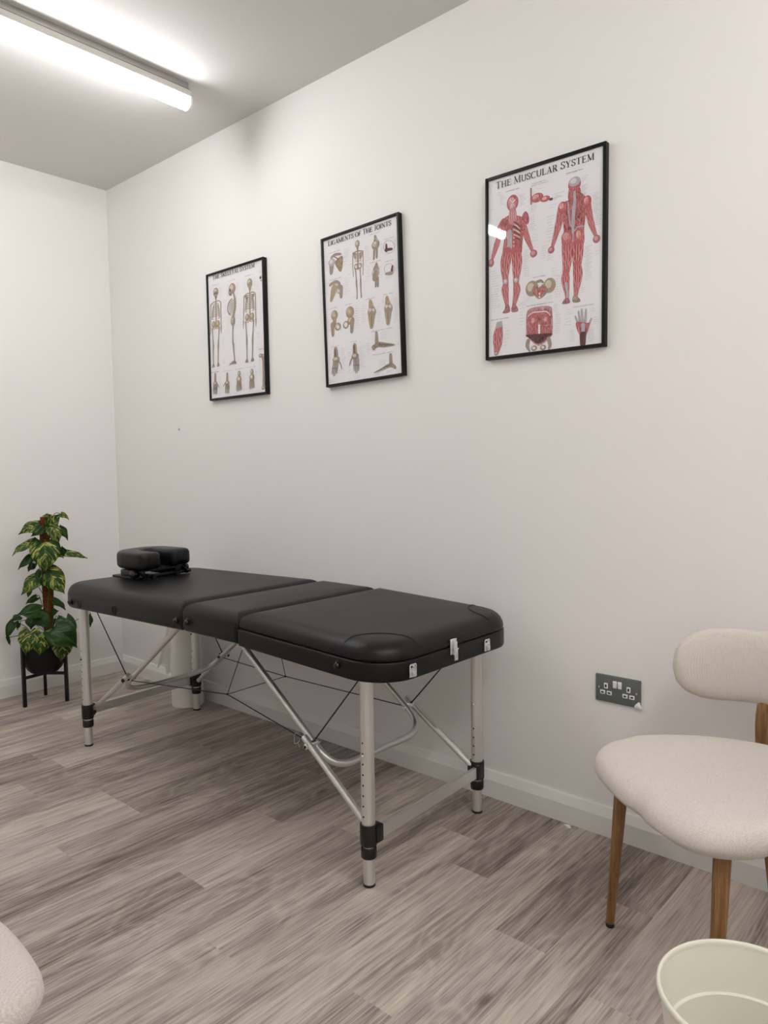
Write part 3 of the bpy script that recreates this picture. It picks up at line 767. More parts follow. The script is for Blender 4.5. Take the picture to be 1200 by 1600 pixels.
('L',[(6.4,-229.8),(3.8,-252.7),(4.5,-271.8)],[6.1,5.3,3.7],'b'),
('L',[(13.2,-230.4),(12.2,-253.5),(12.9,-270.7)],[6.1,5.3,3.8],'b'),
('L',[(20,-231),(20.5,-254.2),(21.3,-269.5)],[6,5.3,3.7],'b'),
('L',[(26.8,-231.6),(28.7,-254.9),(29.6,-268.4)],[6,5.3,3.8],'b'),
('E',(110.2,-192.8),10.2,12.65,'b'),
('E',(109,-218.5),17.55,15.35,'b'),
('E',(109.1,-216.3),4.35,4.5,'w'),
('L',[(95.4,-228.7),(91.4,-251.1),(92,-271.7)],[5.9,5.1,3.6],'b'),
('L',[(102,-229.3),(99.5,-251.8),(100.1,-270.6)],[5.8,5.2,3.7],'b'),
('L',[(108.5,-229.9),(107.5,-252.5),(108.2,-269.4)],[5.8,5.1,3.6],'b'),
('L',[(115.1,-230.5),(115.5,-253.2),(116.3,-268.3)],[5.8,5.1,3.6],'b'),
('L',[(121.6,-231.1),(123.5,-253.9),(124.4,-267.1)],[5.8,5,3.7],'b'),
('N',-192,231.2,21.3,5,9.4),
('N',-123.8,224.2,27.9,7,6.5),
('N',-60.6,229.4,19.5,9,7.3),
('N',12,225.8,26.5,10,5.4),
('N',67.8,220.4,18.6,7,7.1),
('N',137.4,227.9,21.8,6,7.9),
('N',173.9,245.5,22.8,2,4.8),
('N',153.8,191.7,35.7,3,7),
('N',156.4,169,39.2,1,3.9),
('N',2.2,177.2,26.6,5,10.9),
('N',-87.5,159.7,15.7,10,8.4),
('N',7.5,130.6,18.9,8,13.7),
('N',-68.1,77.5,27.3,8,10.2),
('N',29.6,117.9,18.7,10,10.9),
('N',173.5,152.8,21.3,14,9.7),
('N',-209.3,136.5,9.8,10,19),
('N',2.8,30.3,11.4,3,13.7),
('N',148.1,-21.4,32.2,4,8),
('N',-108.1,-15.3,17.3,6,7.5),
('N',149.3,-75.3,15.8,2,13.4),
('N',159.3,-92.2,42.7,2,6.2),
('N',164.6,-135.4,14.3,12,6.2),
('N',-204.9,-12.5,16.4,12,7.6),
('N',-113.3,-118.5,31.6,2,7.5),
('N',-58.9,-131.5,15.6,2,6.5),
('N',2.7,-131.2,22.7,2,6.5),
('N',71,-115.8,14.8,4,8.2),
('N',-50.6,-200.2,11.7,6,7.5),
('N',-141,-191.7,20,8,8.5),
('N',41.3,-195.1,18.7,10,8.3),
('N',133.3,-195.1,21.6,5,7.2),
('N',-19.6,-198.5,13.8,8,9.3),
('N',78.3,-198.7,13.3,8,9.1),
('N',-206.1,-190.3,11.6,9,7.7),
],
[('THE SKELETAL SYSTEM',-169.4,270,321.4,20),('ANTERIOR VIEW',-179.2,242,60.2,3.6),('LATERAL VIEW',-48.3,241,57.2,3.6),('POSTERIOR VIEW',78.3,240.1,65.4,3.8),('HAND',-204.9,-168.1,65,3.4),('HAND (POSTERIOR VIEW)',-108,-171.6,74.2,3.4),('FOOT (DORSAL VIEW)',-14.5,-172.4,71.7,3.4),('FOOT (PLANTAR VIEW)',72.2,-172,69.3,3.4),('FEMUR',162.5,-100.6,40.5,3.4)])
LEAVES = [
(0.038, 0.038, 0.896, 0.076, 0.089, 0.963, 0.058, 1),
(0.069, 0.085, 0.96, 0.097, 0.113, 0.93, 0.029, 1),
(0.024, 0.056, 0.947, 0.021, 0.012, 0.953, 0.026, 1),
(0.019, -0.007, 0.909, -0.004, -0.099, 0.866, 0.061, 1),
(0.037, 0.009, 0.889, 0.027, -0.051, 0.854, 0.045, 0),
(0.069, 0.034, 0.901, 0.095, 0.057, 0.804, 0.064, 1),
(0.037, 0.087, 0.89, 0.066, 0.117, 0.823, 0.049, 0),
(0.006, -0.037, 0.823, -0.016, -0.127, 0.763, 0.051, 1),
(0.075, -0.004, 0.824, 0.087, -0.012, 0.672, 0.128, 1),
(0.041, 0.096, 0.764, 0.101, 0.2, 0.725, 0.043, 1),
(0.06, 0.09, 0.753, 0.073, 0.083, 0.797, 0.039, 0),
(0.02, 0.073, 0.762, 0.048, 0.101, 0.731, 0.029, 1),
(-0.007, -0.016, 0.746, -0.026, -0.099, 0.689, 0.049, 0),
(-0.03, -0.02, 0.712, -0.026, -0.049, 0.673, 0.045, 0),
(0.07, 0.011, 0.674, 0.111, 0.069, 0.557, 0.1, 1),
(0.008, 0.071, 0.675, 0.031, 0.086, 0.642, 0.039, 0),
(0.052, -0.006, 0.675, 0.063, -0.018, 0.596, 0.071, 0),
(0.031, -0.03, 0.647, 0.015, -0.105, 0.565, 0.077, 1),
(0.017, -0.061, 0.598, 0.027, -0.077, 0.549, 0.029, 0),
(-0.009, -0.021, 0.541, -0.015, -0.073, 0.512, 0.036, 0),
(0.06, -0.037, 0.476, 0.034, -0.138, 0.476, 0.077, 0),
(0.022, 0.052, 0.517, 0.057, 0.096, 0.464, 0.039, 0),
(0.012, 0.028, 0.453, 0.044, 0.066, 0.464, 0.046, 0),
(-0.022, -0.104, 0.457, -0.023, -0.144, 0.438, 0.042, 0),
(-0.032, -0.126, 0.427, -0.032, -0.166, 0.347, 0.042, 0),
(-0.044, -0.155, 0.356, -0.026, -0.151, 0.313, 0.016, 0),
(-0.06, -0.09, 0.414, -0.05, -0.105, 0.379, 0.019, 0),
(0.048, -0.039, 0.462, 0.083, 0.003, 0.388, 0.07, 0),
(0.07, 0.088, 0.424, 0.101, 0.123, 0.333, 0.059, 0),
(0.041, 0.225, 0.418, 0.056, 0.222, 0.352, 0.03, 0),
(0.07, -0.092, 0.39, 0.074, -0.12, 0.275, 0.092, 1),
(0.109, -0.05, 0.382, 0.117, -0.071, 0.269, 0.108, 1),
(0.12, 0.002, 0.39, 0.175, 0.093, 0.287, 0.134, 0),
(0.117, 0.046, 0.32, 0.126, 0.028, 0.22, 0.087, 1),
(-0.035, -0.03, 0.437, -0.026, -0.049, 0.376, 0.072, 0),
(0.028, 0.065, 0.423, 0.058, 0.098, 0.368, 0.049, 0),
]
# ------------------------------------------------------------------ the room
def quadmesh(p): b = BM(); b.faces.new([b.verts.new(q) for q in p]); return b
def slab(x0, x1, y0, y1, z0, z1): b = BM(); box(b, ((x0 + x1) / 2, (y0 + y1) / 2, (z0 + z1) / 2), (x1 - x0, y1 - y0, z1 - z0)); return b
struct('wall_right', slab(-.1, ROOM_X + .1, 0, .1, -.05, H + .05), M['wall'], smooth=False)
struct('wall_left', slab(-.1, 0, ROOM_Y - .1, 0, -.05, H + .05), M['wall'], smooth=False)
struct('wall_back', slab(ROOM_X, ROOM_X + .1, ROOM_Y - .1, 0, -.05, H + .05), M['wall'], smooth=False)
struct('wall_front', slab(0, ROOM_X, ROOM_Y - .1, ROOM_Y, -.05, H + .05), M['wall'], smooth=False)
struct('ceiling', slab(0, ROOM_X, ROOM_Y, 0, H, H + .1), M['ceiling'], smooth=False)
def floor():
    b = BM(); cl = b.loops.layers.float_color.new('plank'); rnd = random.Random(11); P = .142; x = 2.149 - P * 15
    # known plank ends: strip index -> [(y, tone beyond, tone nearer)]
    ends = {0: [(-1.008, .75, .35)], 2: [(-1.14, .4, .85)], 4: [(-.455, .2, .75)], 5: [(-1.03, .8, .3)], 6: [(-.635, .15, .6)], -3: [(-1.18, .35, .7)], -5: [(-.89, .45, .75)], 3: [(-.30, .3, .55)], 1: [(-.52, .55, .45)], -1: [(-.62, .35, .6)], 7: [(-.33, .3, .6)]}
    for k in range(-15, 26):
        xa, xb = max(0, 2.149 + k * P), min(ROOM_X, 2.149 + (k + 1) * P)
        if xb <= xa: continue
        e = ends.get(k); ys = []
        if e:
            y0 = e[0][0]; ys = [y0 + 1.2 * i for i in range(1, 3)] + [y0 - 1.22 * i for i in range(0, 4)]
            tones = {}
        else:
            y0 = -rnd.random() * 1.2; ys = [y0 - 1.2 * i for i in range(-1, 4)]
        ys = sorted([y for y in ys if ROOM_Y < y < 0]); cuts = [ROOM_Y] + ys + [0]
        for a, c in zip(cuts, cuts[1:]):
            tone = rnd.random()
            if e:
                if abs(a - e[0][0]) < 1e-6: tone = e[0][1]
                if abs(c - e[0][0]) < 1e-6: tone = e[0][2]
            col = (tone, rnd.random(), rnd.random(), 1)
            f = b.faces.new([b.verts.new(q) for q in ((xa, a, 0), (xb, a, 0), (xb, c, 0), (xa, c, 0))])
            for l in f.loops: l[cl] = col
    return b
def mk_floor():
    b = floor(); me = bpy.data.meshes.new('floor'); b.to_mesh(me); b.free(); me.materials.append(M['floor'])
    o = bpy.data.objects.new('floor', me); COL.objects.link(o); o['kind'] = 'structure'
mk_floor()
SK = [(0, 0), (.018, 0), (.018, .062), (.0165, .066), (.009, .090), (.006, .0935), (0, .0935)]
def skirt(name, a, c, n):
    """profile swept from a to c, n = direction into the room"""
    b = BM(); a, c, n = Vector(a), Vector(c), Vector(n); d = (c - a).normalized()
    R = []
    for P_, s in ((a, 1), (c, -1)):
        R.append([P_ + n * t + Vector((0, 0, z)) for t, z in SK])
    loft(b, R); struct(name, b, M['skirting'], auto=12)
skirt('baseboard_right', (0, 0, 0), (ROOM_X, 0, 0), (0, -1, 0))
skirt('baseboard_left', (0, ROOM_Y, 0), (0, -.018, 0), (1, 0, 0))
skirt('baseboard_back', (ROOM_X, -.018, 0), (ROOM_X, ROOM_Y, 0), (-1, 0, 0))
skirt('baseboard_front', (ROOM_X, ROOM_Y, 0), (0, ROOM_Y, 0), (0, 1, 0))

# ------------------------------------------------------------------ ceiling batten light, and an unseen one added as fill
def batten(x, y0, y1, label, mat='tube', group=None):
    t = thing('ceiling_light', label, 'light', (x, (y0 + y1) / 2, H)); L = y1 - y0; yc = (y0 + y1) / 2
    b = BM(); box(b, (x, yc, H - .0125), (.052, L - .02, .025), .002); obj('mounting_plate', b, M['lamp_side_shaded'], t)
    b = BM(); box(b, (x, yc, H - .027), (.056, L - .012, .004)); obj('shadow_gap', b, M['dark'], t)
    b = BM(); box(b, (x, yc, H - .0425), (.070, L, .026), .003); obj('housing', b, M['lamp_body'], t)
    b = BM(); ring = []
    for k in range(13):
        a = PI * k / 12; ring.append((x + .028 * math.cos(a), H - .0715 - .0265 * math.sin(a)))
    ring = [(x + .0285, H - .0555)] + ring + [(x - .0285, H - .0555)]
    loft(b, [[(px, yy, pz) for px, pz in ring] for yy in (y0 + .004, y1 - .004)]); obj('diffuser', b, M[mat], t)
    for yy in (y0, y1):
        b = BM(); loft(b, [[(x + (px - x) * 1.08, yy + s, H - .03 + (pz - H + .03) * 1.03) for px, pz in ring] for s in (-.004, .004)])
        obj('end_cap', b, M['clear_cap'], t)
    return t
batten(1.315, -2.12, -.335, 'white linear batten light fixed to the ceiling, glowing tube above the posters')
batten(4.5, -2.30, -.60, 'added unseen fill light built as a ceiling batten over the chair end of the room', 'fill_tube')  # added out of view to brighten the right-hand part of the wall

# ------------------------------------------------------------------ posters
INK = {'paper': 'EDEBEE', 'text': '26262B', 'note': 'A3A2AA', 'm': 'BA5F63', 'm_d': '8A3A42', 'm_l': 'E4AFAB', 'm_m': 'C76B6C', 'p': 'C98B93', 'p_d': '9A5560', 'p_l': 'E6C3C6',
       'h': 'A96A6E', 'h_d': '6F3B42', 'h_l': 'CE9C9C', 'w': 'EEE6E6', 'g': 'B9AFB4', 'g_d': '877C84', 'g_l': 'DCD5D9', 'd': '5A3335', 'd_d': '2E1A1C', 'd_l': '8A5654',
       'b': 'A3907E', 'b_d': '54473F', 'b_l': 'D0C2AC', 'o': 'B39C78', 'o_d': '7A6450', 'o_l': 'CDBB98', 'd2': '6E6560'}
INKL = {k: lin(v) for k, v in INK.items()}
S_ = .075; T_ = .13; N_ = .05
def arc(cx, cy, rx, ry, a0, a1, n=14): return [(cx + rx * math.cos(math.radians(a0 + (a1 - a0) * i / n)), cy + ry * math.sin(math.radians(a0 + (a1 - a0) * i / n))) for i in range(n + 1)]
def st(x, y0=0, y1=1, w=T_, f=True, t=True):
    r = [([(x, y0), (x, y1)], [w, w])]
    if f: r.append(([(x - .13, y0 + .02), (x + .13, y0 + .02)], [.04, .04]))
    if t: r.append(([(x - .13, y1 - .02), (x + .13, y1 - .02)], [.04, .04]))
    return r
def cw(pts, thin=.045, thick=.14):
    W_ = []
    for i in range(len(pts)):
        a = pts[max(0, i - 1)]; b = pts[min(len(pts) - 1, i + 1)]; dx, dy = b[0] - a[0], b[1] - a[1]; l = math.hypot(dx, dy) or 1
        W_.append(thin + (thick - thin) * abs(dy / l) ** 1.5)
    return (pts, W_)
GL = {
 ' ': (.32, []),
 'T': (.74, [([(.03, .97), (.71, .97)], [.05, .05]), ([(.04, .98), (.03, .76)], [.05, .02]), ([(.70, .98), (.71, .76)], [.05, .02])] + st(.37, t=False)),
 'H': (.86, st(.16) + st(.70) + [([(.16, .5), (.70, .5)], [.05, .05])]),
 'E': (.68, st(.16, f=False, t=False) + [([(.03, .97), (.62, .97)], [.05, .05]), ([(.03, .03), (.64, .03)], [.05, .05]), ([(.16, .52), (.48, .52)], [.05, .05]), ([(.61, .98), (.62, .78)], [.05, .02]), ([(.62, .02), (.66, .25)], [.05, .02]), ([(.48, .62), (.48, .42)], [.04, .04])]),
 'F': (.62, st(.16, t=False) + [([(.03, .97), (.60, .97)], [.05, .05]), ([(.16, .52), (.46, .52)], [.05, .05]), ([(.59, .98), (.60, .76)], [.05, .02]), ([(.46, .62), (.46, .42)], [.04, .04])]),
 'M': (.98, st(.15, w=.05) + st(.83, w=T_) + [([(.13, 1), (.49, .08)], [T_, T_]), ([(.49, .05), (.82, 1)], [.05, .05])]),
 'U': (.80, [([(.02, .98), (.26, .98)], [.04, .04]), ([(.56, .98), (.80, .98)], [.04, .04]), cw([(.14, 1), (.14, .35)] + arc(.41, .32, .27, .30, 180, 360) + [(.68, 1)], .05, .12)]),
 'S': (.60, [cw([(.52, .76)] + arc(.31, .76, .21, .22, 20, 215) + [(.40, .46)] + arc(.29, .25, .22, .23, 50, -160) + [(.07, .28)], .045, .13), ([(.52, .98), (.53, .72)], [.04, .03]), ([(.07, .02), (.06, .3)], [.04, .03])]),
 'C': (.74, [cw(arc(.42, .5, .36, .49, 48, 312, 20), .045, .14), ([(.68, .98), (.69, .72)], [.04, .03])]),
 'G': (.84, [cw(arc(.43, .5, .37, .49, 48, 320, 20), .045, .14), ([(.68, .98), (.69, .72)], [.04, .03]), ([(.70, .08), (.70, .42)], [.12, .12]), ([(.55, .43), (.83, .43)], [.04, .04])]),
 'O': (.84, [cw(arc(.42, .5, .36, .49, 0, 360, 24), .045, .14)]),
 'D': (.80, st(.16, f=False, t=False) + [cw([(.03, .97), (.30, .97)] + arc(.32, .5, .40, .47, 90, -90) + [(.03, .03)], .045, .14)]),
 'L': (.64, st(.16, f=False) + [([(.03, .03), (.60, .03)], [.05, .05]), ([(.58, .02), (.62, .28)], [.05, .02])]),
 'A': (.80, [([(.40, 1), (.12, 0)], [.05, .05]), ([(.40, 1), (.68, 0)], [T_, T_]), ([(.20, .32), (.60, .32)], [.05, .05]), ([(.0, .02), (.24, .02)], [.04, .04]), ([(.55, .02), (.82, .02)], [.04, .04])]),
 'R': (.76, st(.16, t=False) + [cw([(.03, .97), (.34, .97)] + arc(.36, .74, .20, .23, 90, -90) + [(.16, .51)], .045, .13), ([(.36, .5), (.66, .0)], [T_, T_]), ([(.58, .02), (.78, .02)], [.04, .04])]),
 'P': (.68, st(.16, t=False) + [cw([(.03, .97), (.36, .97)] + arc(.38, .73, .22, .24, 90, -90) + [(.16, .49)], .045, .13)]),
 'B': (.72, st(.16, f=False, t=False) + [cw([(.03, .97), (.34, .97)] + arc(.36, .75, .18, .22, 90, -90) + [(.16, .53)], .045, .13), cw([(.34, .53)] + arc(.37, .28, .24, .25, 90, -90) + [(.03, .03)], .045, .13)]),
 'Y': (.76, [([(.38, 0), (.38, .48)], [T_, T_]), ([(.38, .46), (.10, 1)], [T_, T_]), ([(.38, .46), (.66, 1)], [.05, .05]), ([(.0, .98), (.24, .98)], [.04, .04]), ([(.54, .98), (.78, .98)], [.04, .04]), ([(.25, .02), (.51, .02)], [.04, .04])]),
 'K': (.80, st(.16) + [([(.18, .42), (.62, 1)], [.05, .05]), ([(.32, .58), (.68, 0)], [T_, T_]), ([(.56, .02), (.80, .02)], [.04, .04]), ([(.50, .98), (.74, .98)], [.04, .04])]),
 'N': (.86, st(.15, w=.05, f=True) + [([(.13, 1), (.70, 0)], [T_, T_]), ([(.70, 0), (.70, 1)], [.05, .05]), ([(.58, .98), (.82, .98)], [.04, .04])]),
 'J': (.50, [([(.10, .98), (.42, .98)], [.04, .04]), cw([(.27, 1), (.27, .12), (.20, -.02), (.08, -.05)], .06, .13)]),
 'I': (.32, st(.16)),
 'V': (.76, [([(.38, 0), (.10, 1)], [T_, T_]), ([(.38, 0), (.66, 1)], [.05, .05]), ([(.0, .98), (.24, .98)], [.04, .04]), ([(.54, .98), (.78, .98)], [.04, .04])]),
 'W': (1.05, [([(.30, 0), (.08, 1)], [T_, T_]), ([(.30, 0), (.52, .9)], [.05, .05]), ([(.74, 0), (.52, .9)], [T_, T_]), ([(.74, 0), (.96, 1)], [.05, .05]), ([(.0, .98), (.2, .98)], [.04, .04]), ([(.86, .98), (1.05, .98)], [.04, .04])]),
 '(': (.34, [cw(arc(.42, .5, .28, .6, 130, 230), .05, .09)]), ')': (.34, [cw(arc(-.08, .5, .28, .6, 50, -50), .05, .09)]),
}
def poster(name_title, key, cx, cz, rot, label):
    """framed chart hung on wall_right; art coordinates in millimetres from its centre"""
    WF, HF, D, FW = {'P1': .433, 'P2': .42, 'P3': .43}[key], .605, .022, .010
    t = thing('framed_poster', label, 'poster', (cx, 0, cz), 0, None)
    RM = Matrix.Translation((cx, 0, cz)) @ Matrix.Rotation(math.radians(-rot), 4, 'Y') @ Matrix.Translation((-cx, 0, -cz))
    b = BM()
    for s in (-1, 1):
        box(b, (cx + s * (WF - FW) / 2, -D / 2, cz), (FW, D, HF), .0012)
        box(b, (cx, -D / 2, cz + s * (HF - FW) / 2), (WF - 2 * FW + .001, D, FW), .0012)
    b.transform(RM); obj('frame', b, M['frame'], t)
    b = BM(); box(b, (cx, -.0085, cz), (WF - .015, .013, HF - .015)); b.transform(RM); obj('backing_board', b, M['frame'], t)
    b = BM(); box(b, (cx, -.0192, cz), (WF - 2 * FW, .0012, HF - 2 * FW)); b.transform(RM); obj('glazing', b, M['glass'], t)
    # printed sheet
    b = BM(); cl = b.loops.layers.float_color.new('ink'); lay = [0]; rnd = random.Random(key)
    def poly(pts, ink, up=True):
        if up: lay[0] += 1
        y = -.0153 - lay[0] * 2.2e-6
        f = b.faces.new([b.verts.new((cx + q[0] / 1000, y, cz + q[1] / 1000)) for q in pts])
        for l in f.loops: l[cl] = INKL[ink]
    def strip(pts, ws, ink, up=True):
        lay[0] += 1 if up else 0; L = len(pts); A = []; B_ = []
        for i, q in enumerate(pts):
            a = pts[max(0, i - 1)]; c = pts[min(L - 1, i + 1)]; dx, dy = c[0] - a[0], c[1] - a[1]; l = math.hypot(dx, dy) or 1
            nx, ny = -dy / l * ws[i] / 2, dx / l * ws[i] / 2; A.append((q[0] + nx, q[1] + ny)); B_.append((q[0] - nx, q[1] - ny))
        for i in range(L - 1): poly([A[i], A[i + 1], B_[i + 1], B_[i]], ink, False)
    def ell(c, rx, ry, ink, n=22, w=0):
        poly([(c[0] + rx * math.cos(2 * PI * k / n) * (1 + rnd.uniform(-w, w)), c[1] + ry * math.sin(2 * PI * k / n) * (1 + rnd.uniform(-w, w))) for k in range(n)], ink)
    def fibres(pin, x0, y0, x1, y1, s, n, dirn=None):
        lay[0] += 1
        for k in range(n):
            x, y = rnd.uniform(x0, x1), rnd.uniform(y0, y1)
            if not pin(x, y): continue
            L = rnd.uniform(5, 13); a = (math.radians(rnd.uniform(65, 115)) if dirn is None else dirn + rnd.uniform(-.25, .25)); dx, dy = math.cos(a) * L / 2, math.sin(a) * L / 2
            if not (pin(x + dx, y + dy) and pin(x - dx, y - dy)): continue
            strip([(x - dx, y - dy), (x + rnd.uniform(-.6, .6), y), (x + dx, y + dy)], [.3, rnd.uniform(.7, 1.5), .3], s + rnd.choice(['_l', '_m', '_l', '_m', '_d'] if s == 'm' else ['_l', '_d']), False)
    hw, hh = (WF - .018) * 500, (HF - .018) * 500
    poly([(-hw, -hh), (hw, -hh), (hw, hh), (-hw, hh)], 'paper')
    items, titles = ART[key]
    def inpoly(P):
        def f(x, y):
            c = False; j = len(P) - 1
            for i in range(len(P)):
                if (P[i][1] > y) != (P[j][1] > y) and x < (P[j][0] - P[i][0]) * (y - P[i][1]) / (P[j][1] - P[i][1]) + P[i][0]: c = not c
                j = i
            return c
        return f
    for it in items:
        if it[0] == 'N':
            _, x, y, w, rows, sp = it
            if sp < 1.8: sp = 1.8
            for k in range(rows):
                a = x + rnd.uniform(0, w * .2); e = x + w * rnd.uniform(.55, 1.0); yy = y - k * sp
                while a < e:
                    l = rnd.uniform(1.5, 5); strip([(a, yy), (min(a + l, e), yy)], [.75, .75], 'note', False); a += l + .8
        elif it[0] == 'L':
            _, pts, ws, s = it; full = s + '_d' in INKL; o_ = .7 if max(ws) > 7 else .4
            P3 = smooth_pts([(q[0], q[1], w) for q, w in zip(pts, ws)], 5) if len(pts) > 2 else [Vector((q[0], q[1], w)) for q, w in zip(pts, ws)]
            pp = [(q.x, q.y) for q in P3]; ww = [max(.4, q.z) for q in P3]
            if full:
                strip(pp, [w + o_ for w in ww], s + '_d'); 
                for e, w in ((pp[0], ww[0]), (pp[-1], ww[-1])): ell(e, w / 2, w / 2, s, 12)
            strip(pp, [w * .92 for w in ww], s)
            if full and max(ww) > 1.5:
                n = 2 if max(ww) < 5 else (4 if max(ww) < 12 else 7)
                for k in range(n):
                    f = (k + .5) / n - .5; off = []
                    for i, q in enumerate(pp):
                        a = pp[max(0, i - 1)]; c = pp[min(len(pp) - 1, i + 1)]; dx, dy = c[0] - a[0], c[1] - a[1]; l = math.hypot(dx, dy) or 1
                        wv = f * ww[i] * .85 * (1 + .25 * math.sin(i * 1.3 + k * 2)); off.append((q[0] - dy / l * wv, q[1] + dx / l * wv))
                    lw = max(.35, max(ww) / n * .42)
                    strip(off, [lw * (.4 + .6 * math.sin(PI * (i + .5) / len(off))) for i in range(len(off))], s + ('_l' if k % 2 == 0 else '_d'))
        elif it[0] == 'E':
            _, c, rx, ry, s = it; full = s + '_d' in INKL
            if full: ell(c, rx + .35, ry + .35, s + '_d')
            ell(c, rx, ry, s)
            if full and rx > 1.2:
                ell((c[0] - rx * .2, c[1] + ry * .2), rx * .55, ry * .55, s + '_l')
                if s in 'mpd' and rx > 3: fibres(lambda x, y: ((x - c[0]) / rx) ** 2 + ((y - c[1]) / ry) ** 2 < .85, c[0] - rx, c[1] - ry, c[0] + rx, c[1] + ry, s, int(rx * ry / 3))
        elif it[0] == 'G':
            _, pts, s = it; full = s + '_d' in INKL
            sp = [(q.x, q.y) for q in smooth_pts([(a, c, 0) for a, c in pts], 4, True)]
            mx, my = sum(q[0] for q in sp) / len(sp), sum(q[1] for q in sp) / len(sp)
            poly(sp, s)
            if full:
                area = (max(q[0] for q in sp) - min(q[0] for q in sp)) * (max(q[1] for q in sp) - min(q[1] for q in sp))
                if area > 60: fibres(inpoly(sp), min(q[0] for q in sp), min(q[1] for q in sp), max(q[0] for q in sp), max(q[1] for q in sp), s, int(area / 7))
                strip(sp + [sp[0]], [.6] * (len(sp) + 1), s + '_d')
    lay[0] += 2
    for s_, x0, yb, wd, h in titles:
        words = s_.split(' '); units = []
        big = h > 10
        for wi, w_ in enumerate(words):
            if wi: units.append((' ', 1))
            for ci, ch in enumerate(w_):
                units.append((ch, 1.12 if (big and ci == 0 and w_ not in ('OF',)) else 1))
        tot = sum(GL[c][0] * k + .06 for c, k in units); sx = wd / tot; sy = h * .92 if big else h * .62; x = x0
        for c, k in units:
            for pts, ws in GL[c][1]:
                pp = [(x + px * sx * k, yb + py * sy * k) for px, py in pts]
                strip(pp, [w * (sx + sy) / 2 * ((1.2 if key == 'P3' else 1.45) if big else 1.2) for w in ws], 'text', False)
            x += (GL[c][0] * k + .06) * sx
    b.transform(RM)
    me = bpy.data.meshes.new('print'); b.transform(ORG[t.name].inverted()); b.to_mesh(me); b.free(); me.materials.append(M['print'])
    o = bpy.data.objects.new('printed_sheet', me); COL.objects.link(o); o.parent = t; ORG[o.name] = ORG[t.name]
    return t
poster('', 'P1', 1.1815, 1.812, .25, 'black framed skeleton chart titled The Skeletal System, nearest the room corner')
poster('', 'P2', 1.985, 1.816, 1.6, 'black framed bone and joint chart titled Ligaments of the Joints, middle of the wall')
poster('', 'P3', 2.786, 1.838, -.2, 'black framed red muscle chart titled The Muscular System, above the socket side')

# ------------------------------------------------------------------ socket
def socket():
    cx, cz = 3.042, .474; t = thing('wall_socket', 'dark grey double wall socket with white switches on the wall beside the chair', 'socket', (cx, 0, cz))
    b = BM(); box(b, (cx, -.0035, cz), (.146, .007, .086), .0028, 3); obj('face_plate', b, M['socket'], t)
    for s in (-1, 1):
        b = BM(); box(b, (cx + s * .0078, -.0085, cz + .017), (.0118, .006, .022), .0012, M=Matrix.Rotation(.06, 4, 'X')); obj('rocker_switch', b, M['white_plastic'], t)
    for s in (-1, 1):
        ox = cx + s * .0365 + (-.001)
        for dx, dz, w, h in ((0, .0085, .0125, .0175), (-.011, -.013, .0165, .0125), (.011, -.013, .0165, .0125)):
            b = BM(); box(b, (ox + dx, -.0076, cz + dz), (w, .0025, h), .0011, 2); o = obj('socket_insert', b, M['white_plastic'], t)
            b = BM(); v = h > w; box(b, (ox + dx, -.0090, cz + dz), (w * (.42 if v else .5), .0008, h * (.5 if v else .38))); obj('slot', b, M['dark'], o)
    for s in (-1, 1):
        b = BM(); lathe(b, [(.0001, .0), (.0032, 0), (.0030, .0008), (.0001, .0009)], (cx + s * .0605, -.0068, cz + .001), 16, Matrix.Rotation(PI / 2, 4, 'X'), False, False); obj('screw', b, M['chrome'], t)
    b = BM()
    for dx, dz, r in ((.066, -.036, .009), (.060, -.039, .006), (.068, -.028, .005), (.072, -.041, .006)):
        bb = BM(); bmesh.ops.create_icosphere(bb, subdivisions=2, radius=r); merge(b, bb, Matrix.Translation((cx + dx, -.007, cz + dz)) @ Matrix.Diagonal((1, .5, 1, 1)))
    obj('filler_blob', b, M['plaster'], t)
socket()
def wall_anchor():
    b = BM(); lathe(b, [(.001, .001), (.004, .003), (.0055, .002), (.006, 0)], (.661, 0, 1.384), 16, Matrix.Rotation(PI / 2, 4, 'X'), True, False)
    tag(obj('wall_anchor', b, plain('blue_plug', '9CA0BE', .5)), 'tiny pale blue screw plug in the wall below the skeleton chart', 'wall plug')
wall_anchor()
# ------------------------------------------------------------------ massage table
def rrect(x0, x1, y0, y1, R, ins, n=9):
    """rounded rectangle outline; R = radii at (x1,y1),(x0,y1),(x0,y0),(x1,y0)"""
    out = []
    for (cx, cy, sx, sy, a0), r in zip(((x1, y1, -1, -1, 0), (x0, y1, 1, -1, 90), (x0, y0, 1, 1, 180), (x1, y0, -1, 1, 270)), R):
        rr = max(r - ins, .002); ox = cx + sx * (ins + rr); oy = cy + sy * (ins + rr)
        for k in range(n): a = math.radians(a0 + 90 * k / (n - 1)); out.append((ox + rr * math.cos(a), oy + rr * math.sin(a)))
    return out
TZ = lambda x: .600 + .022 * min(1, max(0, (x - .87) / (1.815 - .87))) if x < 1.97 else .600 + .022 * min(1, max(0, (2.74 - x) / (2.74 - 2.125)))
def panel(x0, x1, y0, y1, R, prof, crown=.006):
    """prof: list of (inset, z) from bottom to top"""
    b = BM(); rings = []
    for ins, z in prof: rings.append([(x, y, z + TZ(x)) for x, y in rrect(x0, x1, y0, y1, R, ins)])
    ins, z = prof[-1]; base = rrect(x0, x1, y0, y1, R, ins); cx, cy = (x0 + x1) / 2, (y0 + y1) / 2
    for s in (.9, .75, .5, .25):
        rings.append([(cx + (x - cx) * s, cy + (y - cy) * s, z + TZ(cx + (x - cx) * s) + crown * (1 - s * s)) for x, y in base])
    loft(b, rings); return b
